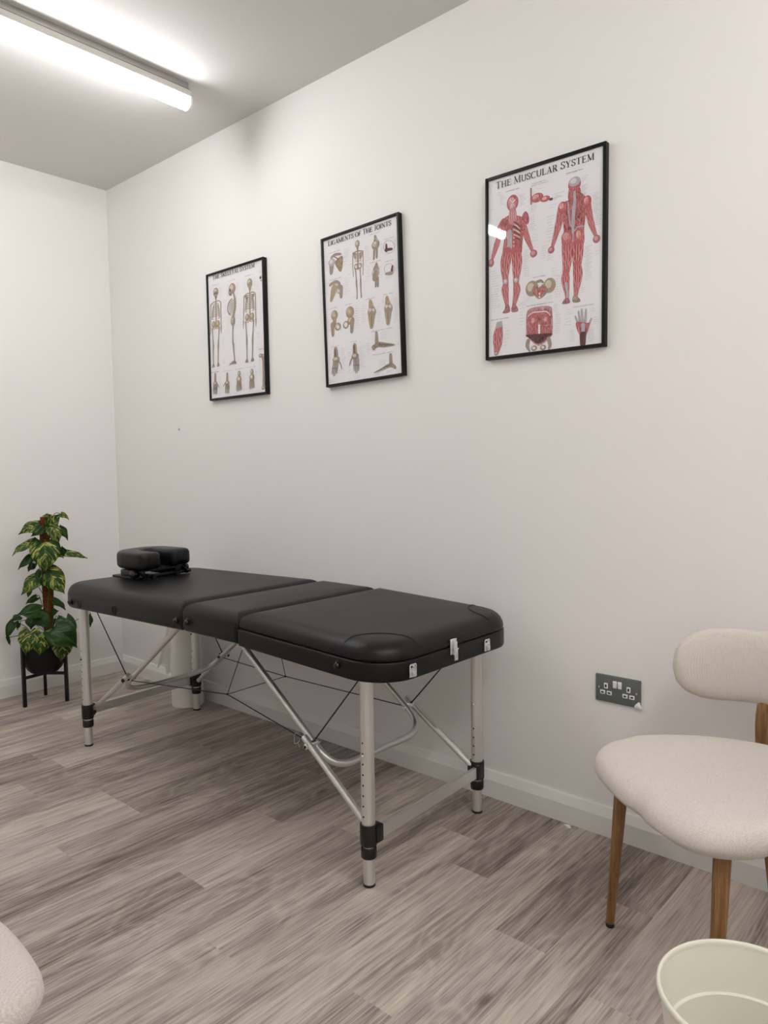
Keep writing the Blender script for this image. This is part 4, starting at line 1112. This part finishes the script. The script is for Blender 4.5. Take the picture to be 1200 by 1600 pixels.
def rounded(z0, z1, rb, rt, n=6, bulge=.0):
    P_ = []
    for k in range(n + 1):
        a = PI / 2 * k / n; P_.append((rb * (1 - math.sin(a)), z0 + rb * (1 - math.cos(a))))
    for k in range(n + 1):
        a = PI / 2 * k / n; P_.append((rt * (1 - math.cos(a)) , z1 - rt * (1 - math.sin(a))))
    return [(0.06, z0)] + P_
TY0, TY1 = -.762, -.092
def massage_table():
    t = thing('massage_table', 'long black padded folding treatment table on silver aluminium legs against the wall', 'massage table', (1.805, -.427, 0))
    X0, XA, XB, X1 = .868, 1.818, 2.128, 2.742
    a = panel(X0, XA - .001, TY0, TY1, (.012, .13, .13, .012), rounded(0, .100, .018, .046)); cl_ = BVHTree.FromBMesh(a); o = obj('head_cushion', a, M['leather'], t, auto=60)
    b = panel(XA + .001, XB - .001, TY0, TY1, (.012, .012, .012, .012), rounded(0, .099, .018, .040)); obj('middle_cushion', b, M['leather'], t, auto=60)
    b = panel(XB + .001, X1, TY0 - .002, TY1 + .002, (.13, .01, .01, .13), [(.06, 0), (.003, 0), (.001, .001), (0, .004), (0, .049), (.001, .052), (.006, .054), (.05, .054)], 0)
    obj('foot_frame', b, M['leather'], t, auto=50)
    b = panel(XB + .001, X1 - .001, TY0 + .001, TY1 - .001, (.128, .012, .012, .128), [(.03, .050), (.006, .053), (.0012, .057), (0, .061), (.0005, .066), (.003, .076), (.008, .085), (.015, .0925), (.024, .0985), (.036, .1025), (.05, .105)], .006)
    bvh = BVHTree.FromBMesh(b); obj('foot_cushion', b, M['leather'], t, auto=60)
    # stitched corner patches on the foot end
    def surf(x, y, bv):
        h = bv.ray_cast(Vector((x, y, 2)), Vector((0, 0, -1))); return h[0]
    for sy, yc in ((1, TY0), (-1, TY1)):
        b = BM(); n = 26; P1 = (X1 - .225, yc + sy * .004); P2 = (X1 - .004, yc + sy * .225)
        for off in (0, .0045):
            pts = []
            for k in range(n + 1):
                a_ = PI / 2 * k / n; cxx, cyy = X1 - .215 + .0, yc + sy * .215
                # arc bulging inwards, away from the corner
                x = X1 - (.006 + (.215 - off) * (1 - (1 - math.cos(a_)) ** 1.5) * 1.0) if False else X1 - .005 - (.150 - off) * max(0, math.cos(a_)) ** .85
                y = yc + sy * (.005 + (.150 - off) * max(0, math.sin(a_)) ** .85)
                h = surf(min(x, X1 - .005), y, bvh)
                if h is not None: pts.append(h + Vector((0, 0, .0003)))
            if len(pts) > 3: tube(b, pts, .0016 if off == 0 else .0009, 6)
        obj('corner_seam', b, M['stitch'], t)
    # upright seams on the near side at the hinges
    for xs in (XA - .012, XB - .012):
        b = BM(); tube(b, [(xs, TY0 - .0004, TZ(xs) + z) for z in (.02, .035, .05, .058)], .0012, 6); obj('side_seam', b, M['stitch'], t)
    # buttons and holes on the near edge
    def knob(x, y, z, dirn, r=.0105, name='side_knob'):
        b = BM(); lathe(b, [(r * 1.35, 0), (r * 1.35, .002), (r, .003), (r * 1.05, .008), (r * .8, .013), (r * .35, .0155), (.0005, .016)], (x, y, z), 18, Matrix.Rotation(PI / 2, 4, 'X') if dirn < 0 else Matrix.Rotation(-PI / 2, 4, 'X'), True, False)
        return obj(name, b, M['knob'], t)
    for x, z in ((1.0, .632), (1.79, .656), (1.856, .660)): knob(x, TY0 + .001, z, -1)
    knob(2.58, TY0 - .001, .638, -1, .010)
    for x, z in ((1.07, .632), (1.355, .640)):
        b = BM(); ring = [(x + .013 * math.cos(2 * PI * k / 20), TY0 - .0005, z + .016 * math.sin(2 * PI * k / 20)) for k in range(20)]; tube(b, ring, .0028, 8, True); obj('arm_socket_ring', b, M['leather2'], t)
    # catches on the foot end
    for y in (-.642, -.212 - .07):
        b = BM(); xx = X1 + .0006
        box(b, (xx + .0015, y, .624), (.003, .030, .034), .0014); box(b, (xx + .0015, y, .638), (.003, .024, .012), .0014)
        box(b, (xx + .005, y + .002, .617), (.008, .014, .018), .003); lathe(b, [(.0045, 0), (.004, .003), (.001, .004)], (xx + .003, y, .637), 12, Matrix.Rotation(PI / 2, 4, 'Y'))
        obj('catch_plate', b, M['chrome'], t)
    b = BM(); y = -.458; xx = X1 + .0006
    box(b, (xx + .002, y, .655), (.004, .030, .046), .0018); box(b, (xx + .007, y + .001, .651), (.007, .019, .040), .003); box(b, (xx + .010, y + .002, .632), (.006, .016, .034), .0028)
    lathe(b, [(.006, 0), (.005, .004), (.001, .005)], (xx + .004, y, .671), 14, Matrix.Rotation(PI / 2, 4, 'Y')); between(b, (xx + .010, y - .010, .648), (xx + .010, y + .013, .648), .0022, 8)
    obj('toggle_latch', b, M['chrome'], t)
    # legs
    def leg(x, y, side):
        top = TZ(x) + .004
        b = BM(); lathe(b, [(.0195, .124), (.0195, top)], (x, y, 0), 24); o = obj('leg', b, M['alu'], t)
        b = BM(); lathe(b, [(.0165, .004), (.0165, .13)], (x, y, 0), 24); obj('lower_leg', b, M['alu'], o)
        b = BM(); lathe(b, [(.016, 0), (.0178, .0015), (.0178, .006), (.0168, .008)], (x, y, 0), 24); obj('foot_cap', b, M['black_plastic'], o)
        b = BM(); lathe(b, [(.0215, .084), (.0225, .087), (.0225, .110), (.0215, .113)], (x, y, 0), 24); obj('lock_ring', b, M['black_plastic'], o)
        b = BM(); lathe(b, [(.0235, .120), (.0245, .124), (.0245, .176), (.0235, .180)], (x, y, 0), 24)
        s = 1 if y < -.4 else -1
        box(b, (x + side * .012, y + s * .020, .151), (.030, .030, .050), .004); box(b, (x - side * .010, y + s * .024, .152), (.02, .012, .03), .004)
        obj('leg_clamp', b, M['black_plastic'], o)
        for k in range(8):
            if y > -.4 and k > 3: break
            b = BM(); z = .205 + k * .030; lathe(b, [(.0028, 0), (.0028, .0006)], (x, y - .0192, z), 10, Matrix.Rotation(PI / 2, 4, 'X')); obj('pin_hole', b, M['dark'], o)
        b = BM(); lathe(b, [(.004, 0), (.004, .003), (.002, .005)], (x, y - .0185, .378), 12, Matrix.Rotation(PI / 2, 4, 'X')); obj('spring_button', b, M['chrome'] if side > 0 else M['black_plastic'], o)
    legs = [(2.622, -.698, 1), (2.606, -.139, 1), (.990, -.705, -1), (.955, -.139, -1)]
    for l in legs: leg(*l)
    for side, xn, xf in ((1, 2.640, 2.622), (-1, .985, .950)):
        b = BM(); h, th = .036, .012; y0, y1 = -.672, -.168
        x_ = lambda y: xn + (xf - xn) * (y - y0) / (y1 - y0)
        loft(b, [[(x_(y) - th / 2, y, .1515 - h / 2), (x_(y) + th / 2, y, .1515 - h / 2), (x_(y) + th / 2, y, .1515 + h / 2), (x_(y) - th / 2, y, .1515 + h / 2)] for y in (y0, y1)])
        obj('cross_rail', b, M['alu'], t)
    CX = 1.795; CYY = -.4175
    for s in (1, -1):
        mx = lambda x: CX + s * (x - CX)
        P_ = [(1.962, -.64, .603), (2.10, -.64, .502), (2.25, -.64, .3925), (2.345, -.64, .323), (2.378, -.637, .297), (2.406, -.615, .272), (2.417, -.570, .258), (2.414, -.50, .254), (2.412, -.4175, .254)]
        full = P_ + [(x, 2 * CYY - y, z) for x, y, z in P_[-2::-1]]
        b = BM(); tube(b, [(mx(p.x), p.y, p.z) for p in smooth_pts(full, 5)], .0112, 14); obj('brace_loop', b, M['alu'], t)
        for near in (1, -1):
            yy = lambda y: y if near > 0 else 2 * CYY - y
            ex = 2.603 if s > 0 else 2.590
            b = BM(); between(b, (mx(2.322), yy(-.664), .346), (mx(ex), yy(-.680), .158), .0108, 14); bj = obj('lower_strut', b, M['alu'], t)
            b = BM(); between(b, (mx(2.345), yy(-.622), .324), (mx(2.345), yy(-.682), .324), .006, 10)
            lathe(b, [(.009, 0), (.009, .003), (.005, .006)], (mx(2.345), yy(-.676), .324), 12, Matrix.Rotation(PI / 2 * (1 if near > 0 else -1), 4, 'X'))
            box(b, (mx(2.352), yy(-.652), .330), (.02, .028, .016), .004); obj('pivot_bracket', b, M['chrome'] if s > 0 else M['black_plastic'], t)
            b = BM(); tube(b, [(mx(2.350), yy(-.652), .332), (mx(2.362), yy(-.654), .345), (mx(2.59), yy(-.665), .603)], [.0042, .0024, .0018], 8); obj('support_cable', b, M['cable'], t)
    # long cables pulled inwards at the middle
    A, Bn = Vector((1.795, -.565, .350)), Vector((1.795, -.285, .353))
    for P_ in ([(1.25, -.645, .318), A, (2.335, -.645, .322)], [(1.25, -.19, .318), Bn, (2.335, -.19, .322)]):
        b = BM(); tube(b, P_, .0019, 8); lathe(b, [(.001, -.004), (.004, -.002), (.004, .002), (.001, .004)], P_[1], 10); obj('support_cable', b, M['cable'], t)
    for P_ in ((A, Bn), (A, (1.99, -.615, .612)), (Bn, (1.70, -.27, .612))):
        b = BM(); tube(b, P_, .0014, 8); obj('centre_cord', b, M['cable'], t)
    b = BM(); c = Vector((2.262, -.638, .334)); ring = [c + Vector((.002 * math.sin(k), .012 * math.cos(2 * PI * k / 16) - .004, .017 * math.sin(2 * PI * k / 16) - .014)) for k in range(16)]
    tube(b, smooth_pts(ring, 2, True), .0007, 6, True); tube(b, smooth_pts([c + Vector((0, 0, -.03)), c + Vector((.004, .004, -.042)), c + Vector((-.004, .01, -.05))], 4), .0007, 6)
    obj('nylon_tie', b, M['thread'], t)
    # long hinges under the joints
    for xs in (XA, XB):
        b = BM(); box(b, (xs, CYY, .6205), (.05, .56, .004), .0008); obj('hinge', b, M['black_metal'], t)
massage_table()

# ------------------------------------------------------------------ face cradle lying on the table
def face_cradle():
    cx, cy = 1.073, -.447; z0 = TZ(cx) + .1085
    rz = math.radians(6)
    t = thing('face_cradle', 'black horseshoe face cushion on its adjustable bracket lying on the head end of the table', 'face cradle', (cx, cy, z0), rz)
    T = Matrix.Translation((cx, cy, z0)) @ Matrix.Rotation(rz, 4, 'Z')
    def U(hw, L, n=22):   # centre line of a horseshoe opening to +x
        P_ = [(L, -hw)] + [(L * (1 - k / 4) - .0, -hw) for k in range(1, 4)]
        P_ += [(-hw * .9 * math.cos(a), -hw * math.sin(a)) for a in [PI / 2 - PI * k / n for k in range(n + 1)]]
        P_ += [(L * k / 4, hw) for k in range(1, 5)]
        return P_
    b = BM(); path = U(.078, .112); N = len(path); rings = []
    for i, (x, y) in enumerate(path):
        a = path[max(0, i - 1)]; c = path[min(N - 1, i + 1)]; d = Vector((c[0] - a[0], c[1] - a[1], 0)).normalized(); nrm = Vector((-d.y, d.x, 0))
        e = min(i, N - 1 - i); w = .052; h = .037
        lift = .004 * max(0, y / .1)
        rings.append([Vector((x, y, .078 + lift)) + nrm * (w * math.copysign(abs(math.cos(p_)) ** .4, math.cos(p_))) + Vector((0, 0, h * math.copysign(abs(math.sin(p_)) ** .42, math.sin(p_)))) for p_ in [2 * PI * k / 24 for k in range(24)]])
    def endcap(r, d):
        c = sum(r, Vector()) / len(r); out = []
        for s, f in ((.97, .010), (.86, .022), (.66, .030), (.35, .034)): out.append([c + (v - c) * s + d * f for v in r])
        return out
    rings = endcap(rings[0], Vector((1, 0, 0)))[::-1] + rings + endcap(rings[-1], Vector((1, 0, 0)))
    loft(b, rings); b.transform(T); cu = obj('cushion', b, M['leather2'], t, auto=70)
    b = BM()
    for s in (1, -1):
        pass
    loopz = .079; ring = []
    path2 = [(x * 1.0, y) for x, y in path]
    b.free()
    # bracket: base plate, platform, rods, cam levers
    b = BM(); loft(b, [[(x * .9 + (.0 if k else 0), y * .9, z) for x, y in [(p[0], p[1]) for p in U(.10, .10)]] for k, z in enumerate((.030, .036))]); b.transform(T); obj('platform', b, M['black_plastic'], t)
    b = BM()
    for s in (-1, 1):
        tube(b, smooth_pts([(-.10, s * .060, .012), (.02, s * .062, .011), (.13, s * .062, .0095)], 5), .009, 12)
    between(b, (.10, -.075, .011), (.10, .150, .011), .008); between(b, (-.06, -.09, .012), (-.06, .12, .012), .008)
    b.transform(T); obj('rod_frame', b, M['black_metal'], t)
    for s in (-1, 1):
        b = BM(); box(b, (.03, s * .098, .024), (.12, .045, .030), .007); box(b, (.0, s * .098, .006), (.17, .050, .011), .004); b.transform(T); obj('pivot_block', b, M['black_plastic'], t)
        b = BM(); lathe(b, [(.008, 0), (.018, .002), (.020, .010), (.017, .018), (.004, .021)], (.085, s * .125 + (.0 if s > 0 else -.02), .026), 18, Matrix.Rotation(-PI / 2, 4, 'X')); 
        between(b, (.085, s * .10, .026), (.085, s * .14, .026), .006)
        box(b, (.10, s * .118, .022), (.055, .012, .018), .005, M=Matrix.Rotation(.5, 4, 'Y'))
        b.transform(T); obj('cam_lever', b, M['knob'], t)
face_cradle()

# ------------------------------------------------------------------ chairs
def closed_curve(ctrl, n): return [(p.x, p.y) for p in smooth_pts([(a, c, 0) for a, c in ctrl], n, True)]
def chair(name_label, loc, rz, group=None):
    """local frame: +x right of the sitter's chart, +y towards the front"""
    t = thing('dining_chair', name_label, 'chair', loc, rz, group)
    T = ORG[t.name]
    half = [(.0, .305), (.12, .300), (.205, .280), (.252, .225), (.262, .14), (.245, .03), (.205, -.07), (.14, -.145), (.07, -.185)]
    ctrl = half + [(0, -.195)] + [(-x, y) for x, y in half[:0:-1]]
    out = closed_curve(ctrl, 5); cy = .06
    b = BM(); rings = []
    # (shrink, z) underside to top
    prof = [(.70, .398), (.84, .401), (.925, .409), (.968, .420), (.985, .432), (.99, .441), (.984, .451), (.967, .460), (.935, .467), (.88, .473), (.78, .477), (.6, .477), (.35, .475), (.1, .474)]
    for s, z in prof:
        r = []
        for x, y in out:
            X, Y_ = x * s, cy + (y - cy) * s
            zz = z + (.012 * max(0, -(Y_) / .2) ** 2) - .016 * max(0, (Y_ - .16) / .14) ** 2 * (1 if z > .43 else .3)
            zz += .010 * (abs(X) / .26) ** 2 * (1 if Y_ < .15 else .4)
            # pinch in the front rim at one side
            if z < .47: 
                g = math.exp(-((X + .035) ** 2) / .0007) * max(0, (Y_ - .22) / .08); X2, Y2 = X, Y_ - .009 * g
            else: X2, Y2 = X, Y_
            r.append((X2, Y2, zz))
        rings.append(r)
    loft(b, rings); b.transform(T); seat = obj('seat', b, M['fabric'], t, auto=80)
    # legs
    def lg(x, y, xt, yt, zt, r0=.0105, r1=.0175):
        b = BM(); tube(b, [(x, y, .008), (x + (xt - x) * .5, y + (yt - y) * .5, zt * .5), (xt, yt, zt)], [r0, (r0 + r1) / 2, r1], 18); b.transform(T); o = obj('leg', b, M['wood'], t)
        b = BM(); lathe(b, [(.0098, 0), (.0108, .002), (.0108, .010), (.0100, .011)], (x, y, 0), 18); b.transform(T); obj('foot_cap', b, M['black_plastic'], o)
    for s in (-1, 1): lg(s * .208, .230, s * .196, .205, .400)
    # rear legs run on up into the backrest posts
    for s in (-1, 1):
        b = BM(); P_ = smooth_pts([(s * .212, -.245, .008), (s * .198, -.205, .25), (s * .190, -.185, .42), (s * .186, -.182, .52), (s * .190, -.200, .60), (s * .192, -.205, .63)], 4)
        n = len(P_); tube(b, P_, [.0105 + .0065 * min(1, i / (n * .55)) - .004 * max(0, i / n - .6) for i in range(n)], 18); b.transform(T); o = obj('rear_leg', b, M['wood'], t)
        b = BM(); lathe(b, [(.0098, 0), (.0108, .002), (.0108, .010), (.0100, .011)], (s * .212, -.245, 0), 18); b.transform(T); obj('foot_cap', b, M['black_plastic'], o)
    b = BM(); between(b, (-.19, -.172, .405), (.19, -.172, .405), .012); between(b, (-.185, -.17, .405), (-.185, .20, .398), .011); between(b, (.185, -.17, .405), (.185, .20, .398), .011); between(b, (-.19, .20, .398), (.19, .20, .398), .011)
    b.transform(T); obj('under_frame', b, M['wood'], t)
    # curved backrest pad
    b = BM(); cl = smooth_pts([(-.285, .010, .640), (-.265, -.075, .641), (-.205, -.170, .643), (-.11, -.228, .645), (0, -.245, .646), (.11, -.228, .645), (.205, -.170, .643), (.265, -.075, .641), (.285, .010, .640)], 6)
    n = len(cl); rings = []
    L = [0]; 
    for i in range(1, n): L.append(L[-1] + (cl[i] - cl[i - 1]).length)
    for i, p in enumerate(cl):
        d = (cl[min(n - 1, i + 1)] - cl[max(0, i - 1)]).normalized(); nr = Vector((-d.y, d.x, 0)); e = min(L[i], L[-1] - L[i]) 
        k = min(1, e / .115); s = math.sqrt(max(0, 1 - (1 - k) ** 2)); hh = .012 + .084 * s; ww = .008 + .019 * math.sqrt(s)
        rings.append([p + nr * (ww * math.copysign(abs(math.cos(q)) ** .8, math.cos(q))) + Vector((0, 0, hh * math.copysign(abs(math.sin(q)) ** .8, math.sin(q)) + .004 * s)) for q in [2 * PI * j / 24 for j in range(24)]])
    loft(b, rings); b.transform(T); obj('backrest', b, M['fabric'], t, auto=80)
    return t
chair('cream upholstered chair with curved backrest and brown wooden legs beside the wall socket', (3.52, -.38, 0), math.atan2(-.791, -.611) - PI / 2)
chair('cream upholstered seat corner cut off by the left edge of the photo', (2.745, -2.008, 0), 0)

# ------------------------------------------------------------------ waste bin
def bin_():
    cx, cy = 3.664, -.890; t = thing('waste_bin', 'round cream plastic waste bin standing open in front of the chair legs', 'bin', (cx, cy, 0))
    r0, r1, h = .106, .1425, .298
    R = lambda z: r0 + (r1 - r0) * z / h
    pr = [(r0 - .006, 0), (r0, .003), (R(.29), .288)]
    inn = [(R(.29) - .0015, .289), (R(.205) - .002, .207), (R(.205) - .0075, .205), (R(.205) - .008, .200), (R(.115) - .007, .117), (R(.115) - .0125, .115), (R(.115) - .013, .110), (R(.01) - .012, .008), (R(.01) - .02, .005), (.0005, .005)]
    b = BM(); lathe(b, pr + inn, (cx, cy, 0), 72, None, True, False); obj('bin_body', b, M['bin'], t, auto=35)
    b = BM(); ring = []
    prof = [(R(.288) - .0015, .285), (R(.288) + .003, .285), (R(.288) + .0052, .289), (R(.288) + .0048, .295), (R(.288) + .002, .2985), (R(.288) - .0012, .297), (R(.288) - .0022, .292)]
    lathe(b, prof + [prof[0]], (cx, cy, 0), 72, None, False, False); obj('rim', b, M['bin'], t, auto=80)
bin_()

# ------------------------------------------------------------------ paper roll
def roll():
    cx, cy, r, h = .838, -.112, .078, .50
    t = thing('paper_roll', 'white couch paper roll standing upright on the floor behind the far table leg', 'paper roll', (cx, cy, 0))
    b = BM(); lathe(b, [(.022, .0), (r - .002, 0), (r, .002), (r, h - .002), (r - .002, h), (.022, h), (.022, .0)], (cx, cy, 0), 48, None, False, False); obj('wound_paper', b, M['paper'], t, auto=40)
    b = BM(); lathe(b, [(.019, .001), (.0218, .001), (.0218, h + .001), (.019, h + .001), (.019, .001)], (cx, cy, 0), 24, None, False, False); obj('cardboard_core', b, plain('cardboard', 'B49A78', .9), t)
    # loose end flaring away to the left
    b = BM(); nu, nv = 14, 16; g = []
    for i in range(nu + 1):
        row = []
        for j in range(nv + 1):
            u = i / nu; v = j / nv                      # u away from the roll, v up
            z = .135 + .36 * v + .03 * u * (1 - v) * math.sin(3 * u) + .018 * (1 - v) * math.sin(9 * u + 1)
            lx = .045 + .145 * (1 - v) ** 1.3
            x = cx - r * .90 - lx * u; y = cy - r * .46 - .012 * math.sin(u * 7 + v * 2) * u + .03 * u
            row.append(b.verts.new((x, y, z)))
        g.append(row)
    for i in range(nu):
        for j in range(nv): b.faces.new((g[i][j], g[i + 1][j], g[i + 1][j + 1], g[i][j + 1]))
    geo = bmesh.ops.solidify(b, geom=b.faces[:], thickness=.0006); obj('loose_end', b, M['paper'], t)
roll()

# ------------------------------------------------------------------ plant stand and plant
PX, PYY = .235, -.558
def stand():
    t = thing('plant_stand', 'black metal three-legged plant stand holding the pothos pot in the corner', 'plant stand', (PX, PYY, 0))
    feet = [(.249, -.668), (.130, -.513), (.318, -.486)]
    c = Vector((sum(f[0] for f in feet) / 3, sum(f[1] for f in feet) / 3, 0))
    for fx, fy in feet:
        d = Vector((fx, fy, 0)) - c; an = math.atan2(d.y, d.x)
        b = BM(); box(b, (fx, fy, .152), (.016, .016, .304), .0015, M=Matrix.Rotation(an, 4, 'Z')); obj('leg', b, M['black_metal'], t)
        b = BM(); L = d.length - .006; box(b, (c.x + d.x / 2 * .95, c.y + d.y / 2 * .95, .146), (L, .014, .014), .0012, M=Matrix.Rotation(an, 4, 'Z')); obj('crossbar', b, M['black_metal'], t)
    return c
sc_ = stand()
def plant():
    t = thing('potted_pothos', 'climbing pothos with yellow-splashed leaves on a brown moss pole in a black pot', 'plant', (sc_.x, sc_.y, .154))
    cx, cy = sc_.x, sc_.y
    b = BM(); pr = [(.050, .1535), (.066, .158), (.082, .175), (.095, .205), (.101, .24), (.101, .275), (.097, .300), (.099, .304), (.094, .303), (.090, .297), (.092, .27)]
    lathe(b, pr, (cx, cy, 0), 40, None, True, False); obj('pot', b, M['pot'], t, auto=60)
    b = BM(); lathe(b, [(.0925, .272), (.06, .281), (.02, .284), (.0005, .284)], (cx, cy, 0), 32, None, True, False); obj('soil', b, M['soil'], t)
    px, py = PX, PYY + .03
    b = BM(); rnd = random.Random(4); rings = []
    for k in range(70):
        z = .275 + (.945 - .275) * k / 69; rr = .0235 if k < 68 else .016
        rings.append([(px + .004 * math.sin(z * 5) + (rr + rnd.uniform(-.0022, .0022)) * math.cos(2 * PI * j / 20), py + (rr + rnd.uniform(-.0022, .0022)) * math.sin(2 * PI * j / 20), z) for j in range(20)])
    loft(b, rings); obj('moss_pole', b, M['coir'], t, auto=180)
    # climbing vines on the pole
    for ph, zt in ((-1.2, .93), (.3, .80), (-2.4, .62)):
        b = BM(); tube(b, [(px + .027 * math.cos(ph + z * 4), py + .027 * math.sin(ph + z * 4), z) for z in [.27 + (zt - .27) * k / 40 for k in range(41)]], .0035, 8); obj('vine', b, M['stem'], t)
    camd = Vector((.92, -.39, 0))
    for i, (bx, by, bz, tx, ty, tz, w, var) in enumerate(LEAVES):
        rnd = random.Random(100 + i)
        B_, Tp = Vector((PX + bx, PYY + by, bz)), Vector((PX + tx, PYY + ty, tz)); L = (Tp - B_).length; ax = (Tp - B_).normalized()
        out = Vector((B_.x + Tp.x, B_.y + Tp.y, 0)) / 2 - Vector((px, py, 0)); out = out.normalized() if out.length > 1e-3 else camd
        nr = (camd * .8 + out * .35 + Vector((0, 0, .55)) + Vector((rnd.uniform(-.25, .25), rnd.uniform(-.25, .25), rnd.uniform(-.2, .2))))
        nr = (nr - ax * nr.dot(ax)).normalized(); sd = ax.cross(nr).normalized()
        L2 = max(L, w * .8); b = BM(); uv = b.loops.layers.uv.new('UVMap'); nu, nv = 10, 14; grid = []
        droop = rnd.uniform(.06, .22) * L; fold = rnd.uniform(.12, .32)
        for j in range(nv + 1):
            v = j / nv; row = []
            prof = (math.sin(PI * min(1, (v * .93 + .07)) ** .62)) ** .8 * (1 - v ** 5) if v < 1 else 0
            hw = w / 2 * max(prof, .01) * 1.12
            for k in range(nu + 1):
                s = k / nu * 2 - 1
                back = -.13 * L * (abs(s) ** 1.3) * (1 - v) ** 6 * 1.4
                P_ = B_ + ax * (L * v + back) + sd * (hw * s) + nr * (droop * math.sin(PI * v * .9) - fold * hw * abs(s) * (1 if i % 4 else -.6) + .004 * math.sin(s * 7 + v * 9 + i) - droop * .5 * v * v)
                row.append((b.verts.new(P_), (k / nu, v)))
            grid.append(row)
        for j in range(nv):
            for k in range(nu):
                q = (grid[j][k], grid[j][k + 1], grid[j + 1][k + 1], grid[j + 1][k]); f = b.faces.new([a[0] for a in q])
                for l, a in zip(f.loops, q): l[uv].uv = a[1]
        bmesh.ops.solidify(b, geom=b.faces[:], thickness=.0006)
        o = obj('leaf', b, M['leafv' if var else 'leaf'], t, auto=180)
        # petiole
        zr = max(.30, min(.92, B_.z - rnd.uniform(.03, .07))); 
        root = Vector((px + out.x * .026, py + out.y * .026, zr)) if B_.z > .42 else Vector((cx + out.x * .03, cy + out.y * .03, .284))
        mid = (root + B_) / 2 + Vector((0, 0, .03)) 
        b = BM(); tube(b, smooth_pts([root, mid, B_ + ax * .004], 6), .0018, 6); obj('petiole', b, M['stem'], o)
plant()

# ------------------------------------------------------------------ paint chip on the floor
def chip():
    b = BM(); P_ = [(2.873, -.031), (2.893, -.030), (2.903, -.040), (2.896, -.043)]
    loft(b, [[(x, y, z + (.004 if i == 1 else 0)) for i, (x, y) in enumerate(P_)] for z in (.0003, .0016)]); tag(obj('plaster_flake', b, M['plaster'], smooth=False), 'small white flake on the floor against the baseboard between table and chair', 'flake')
chip()
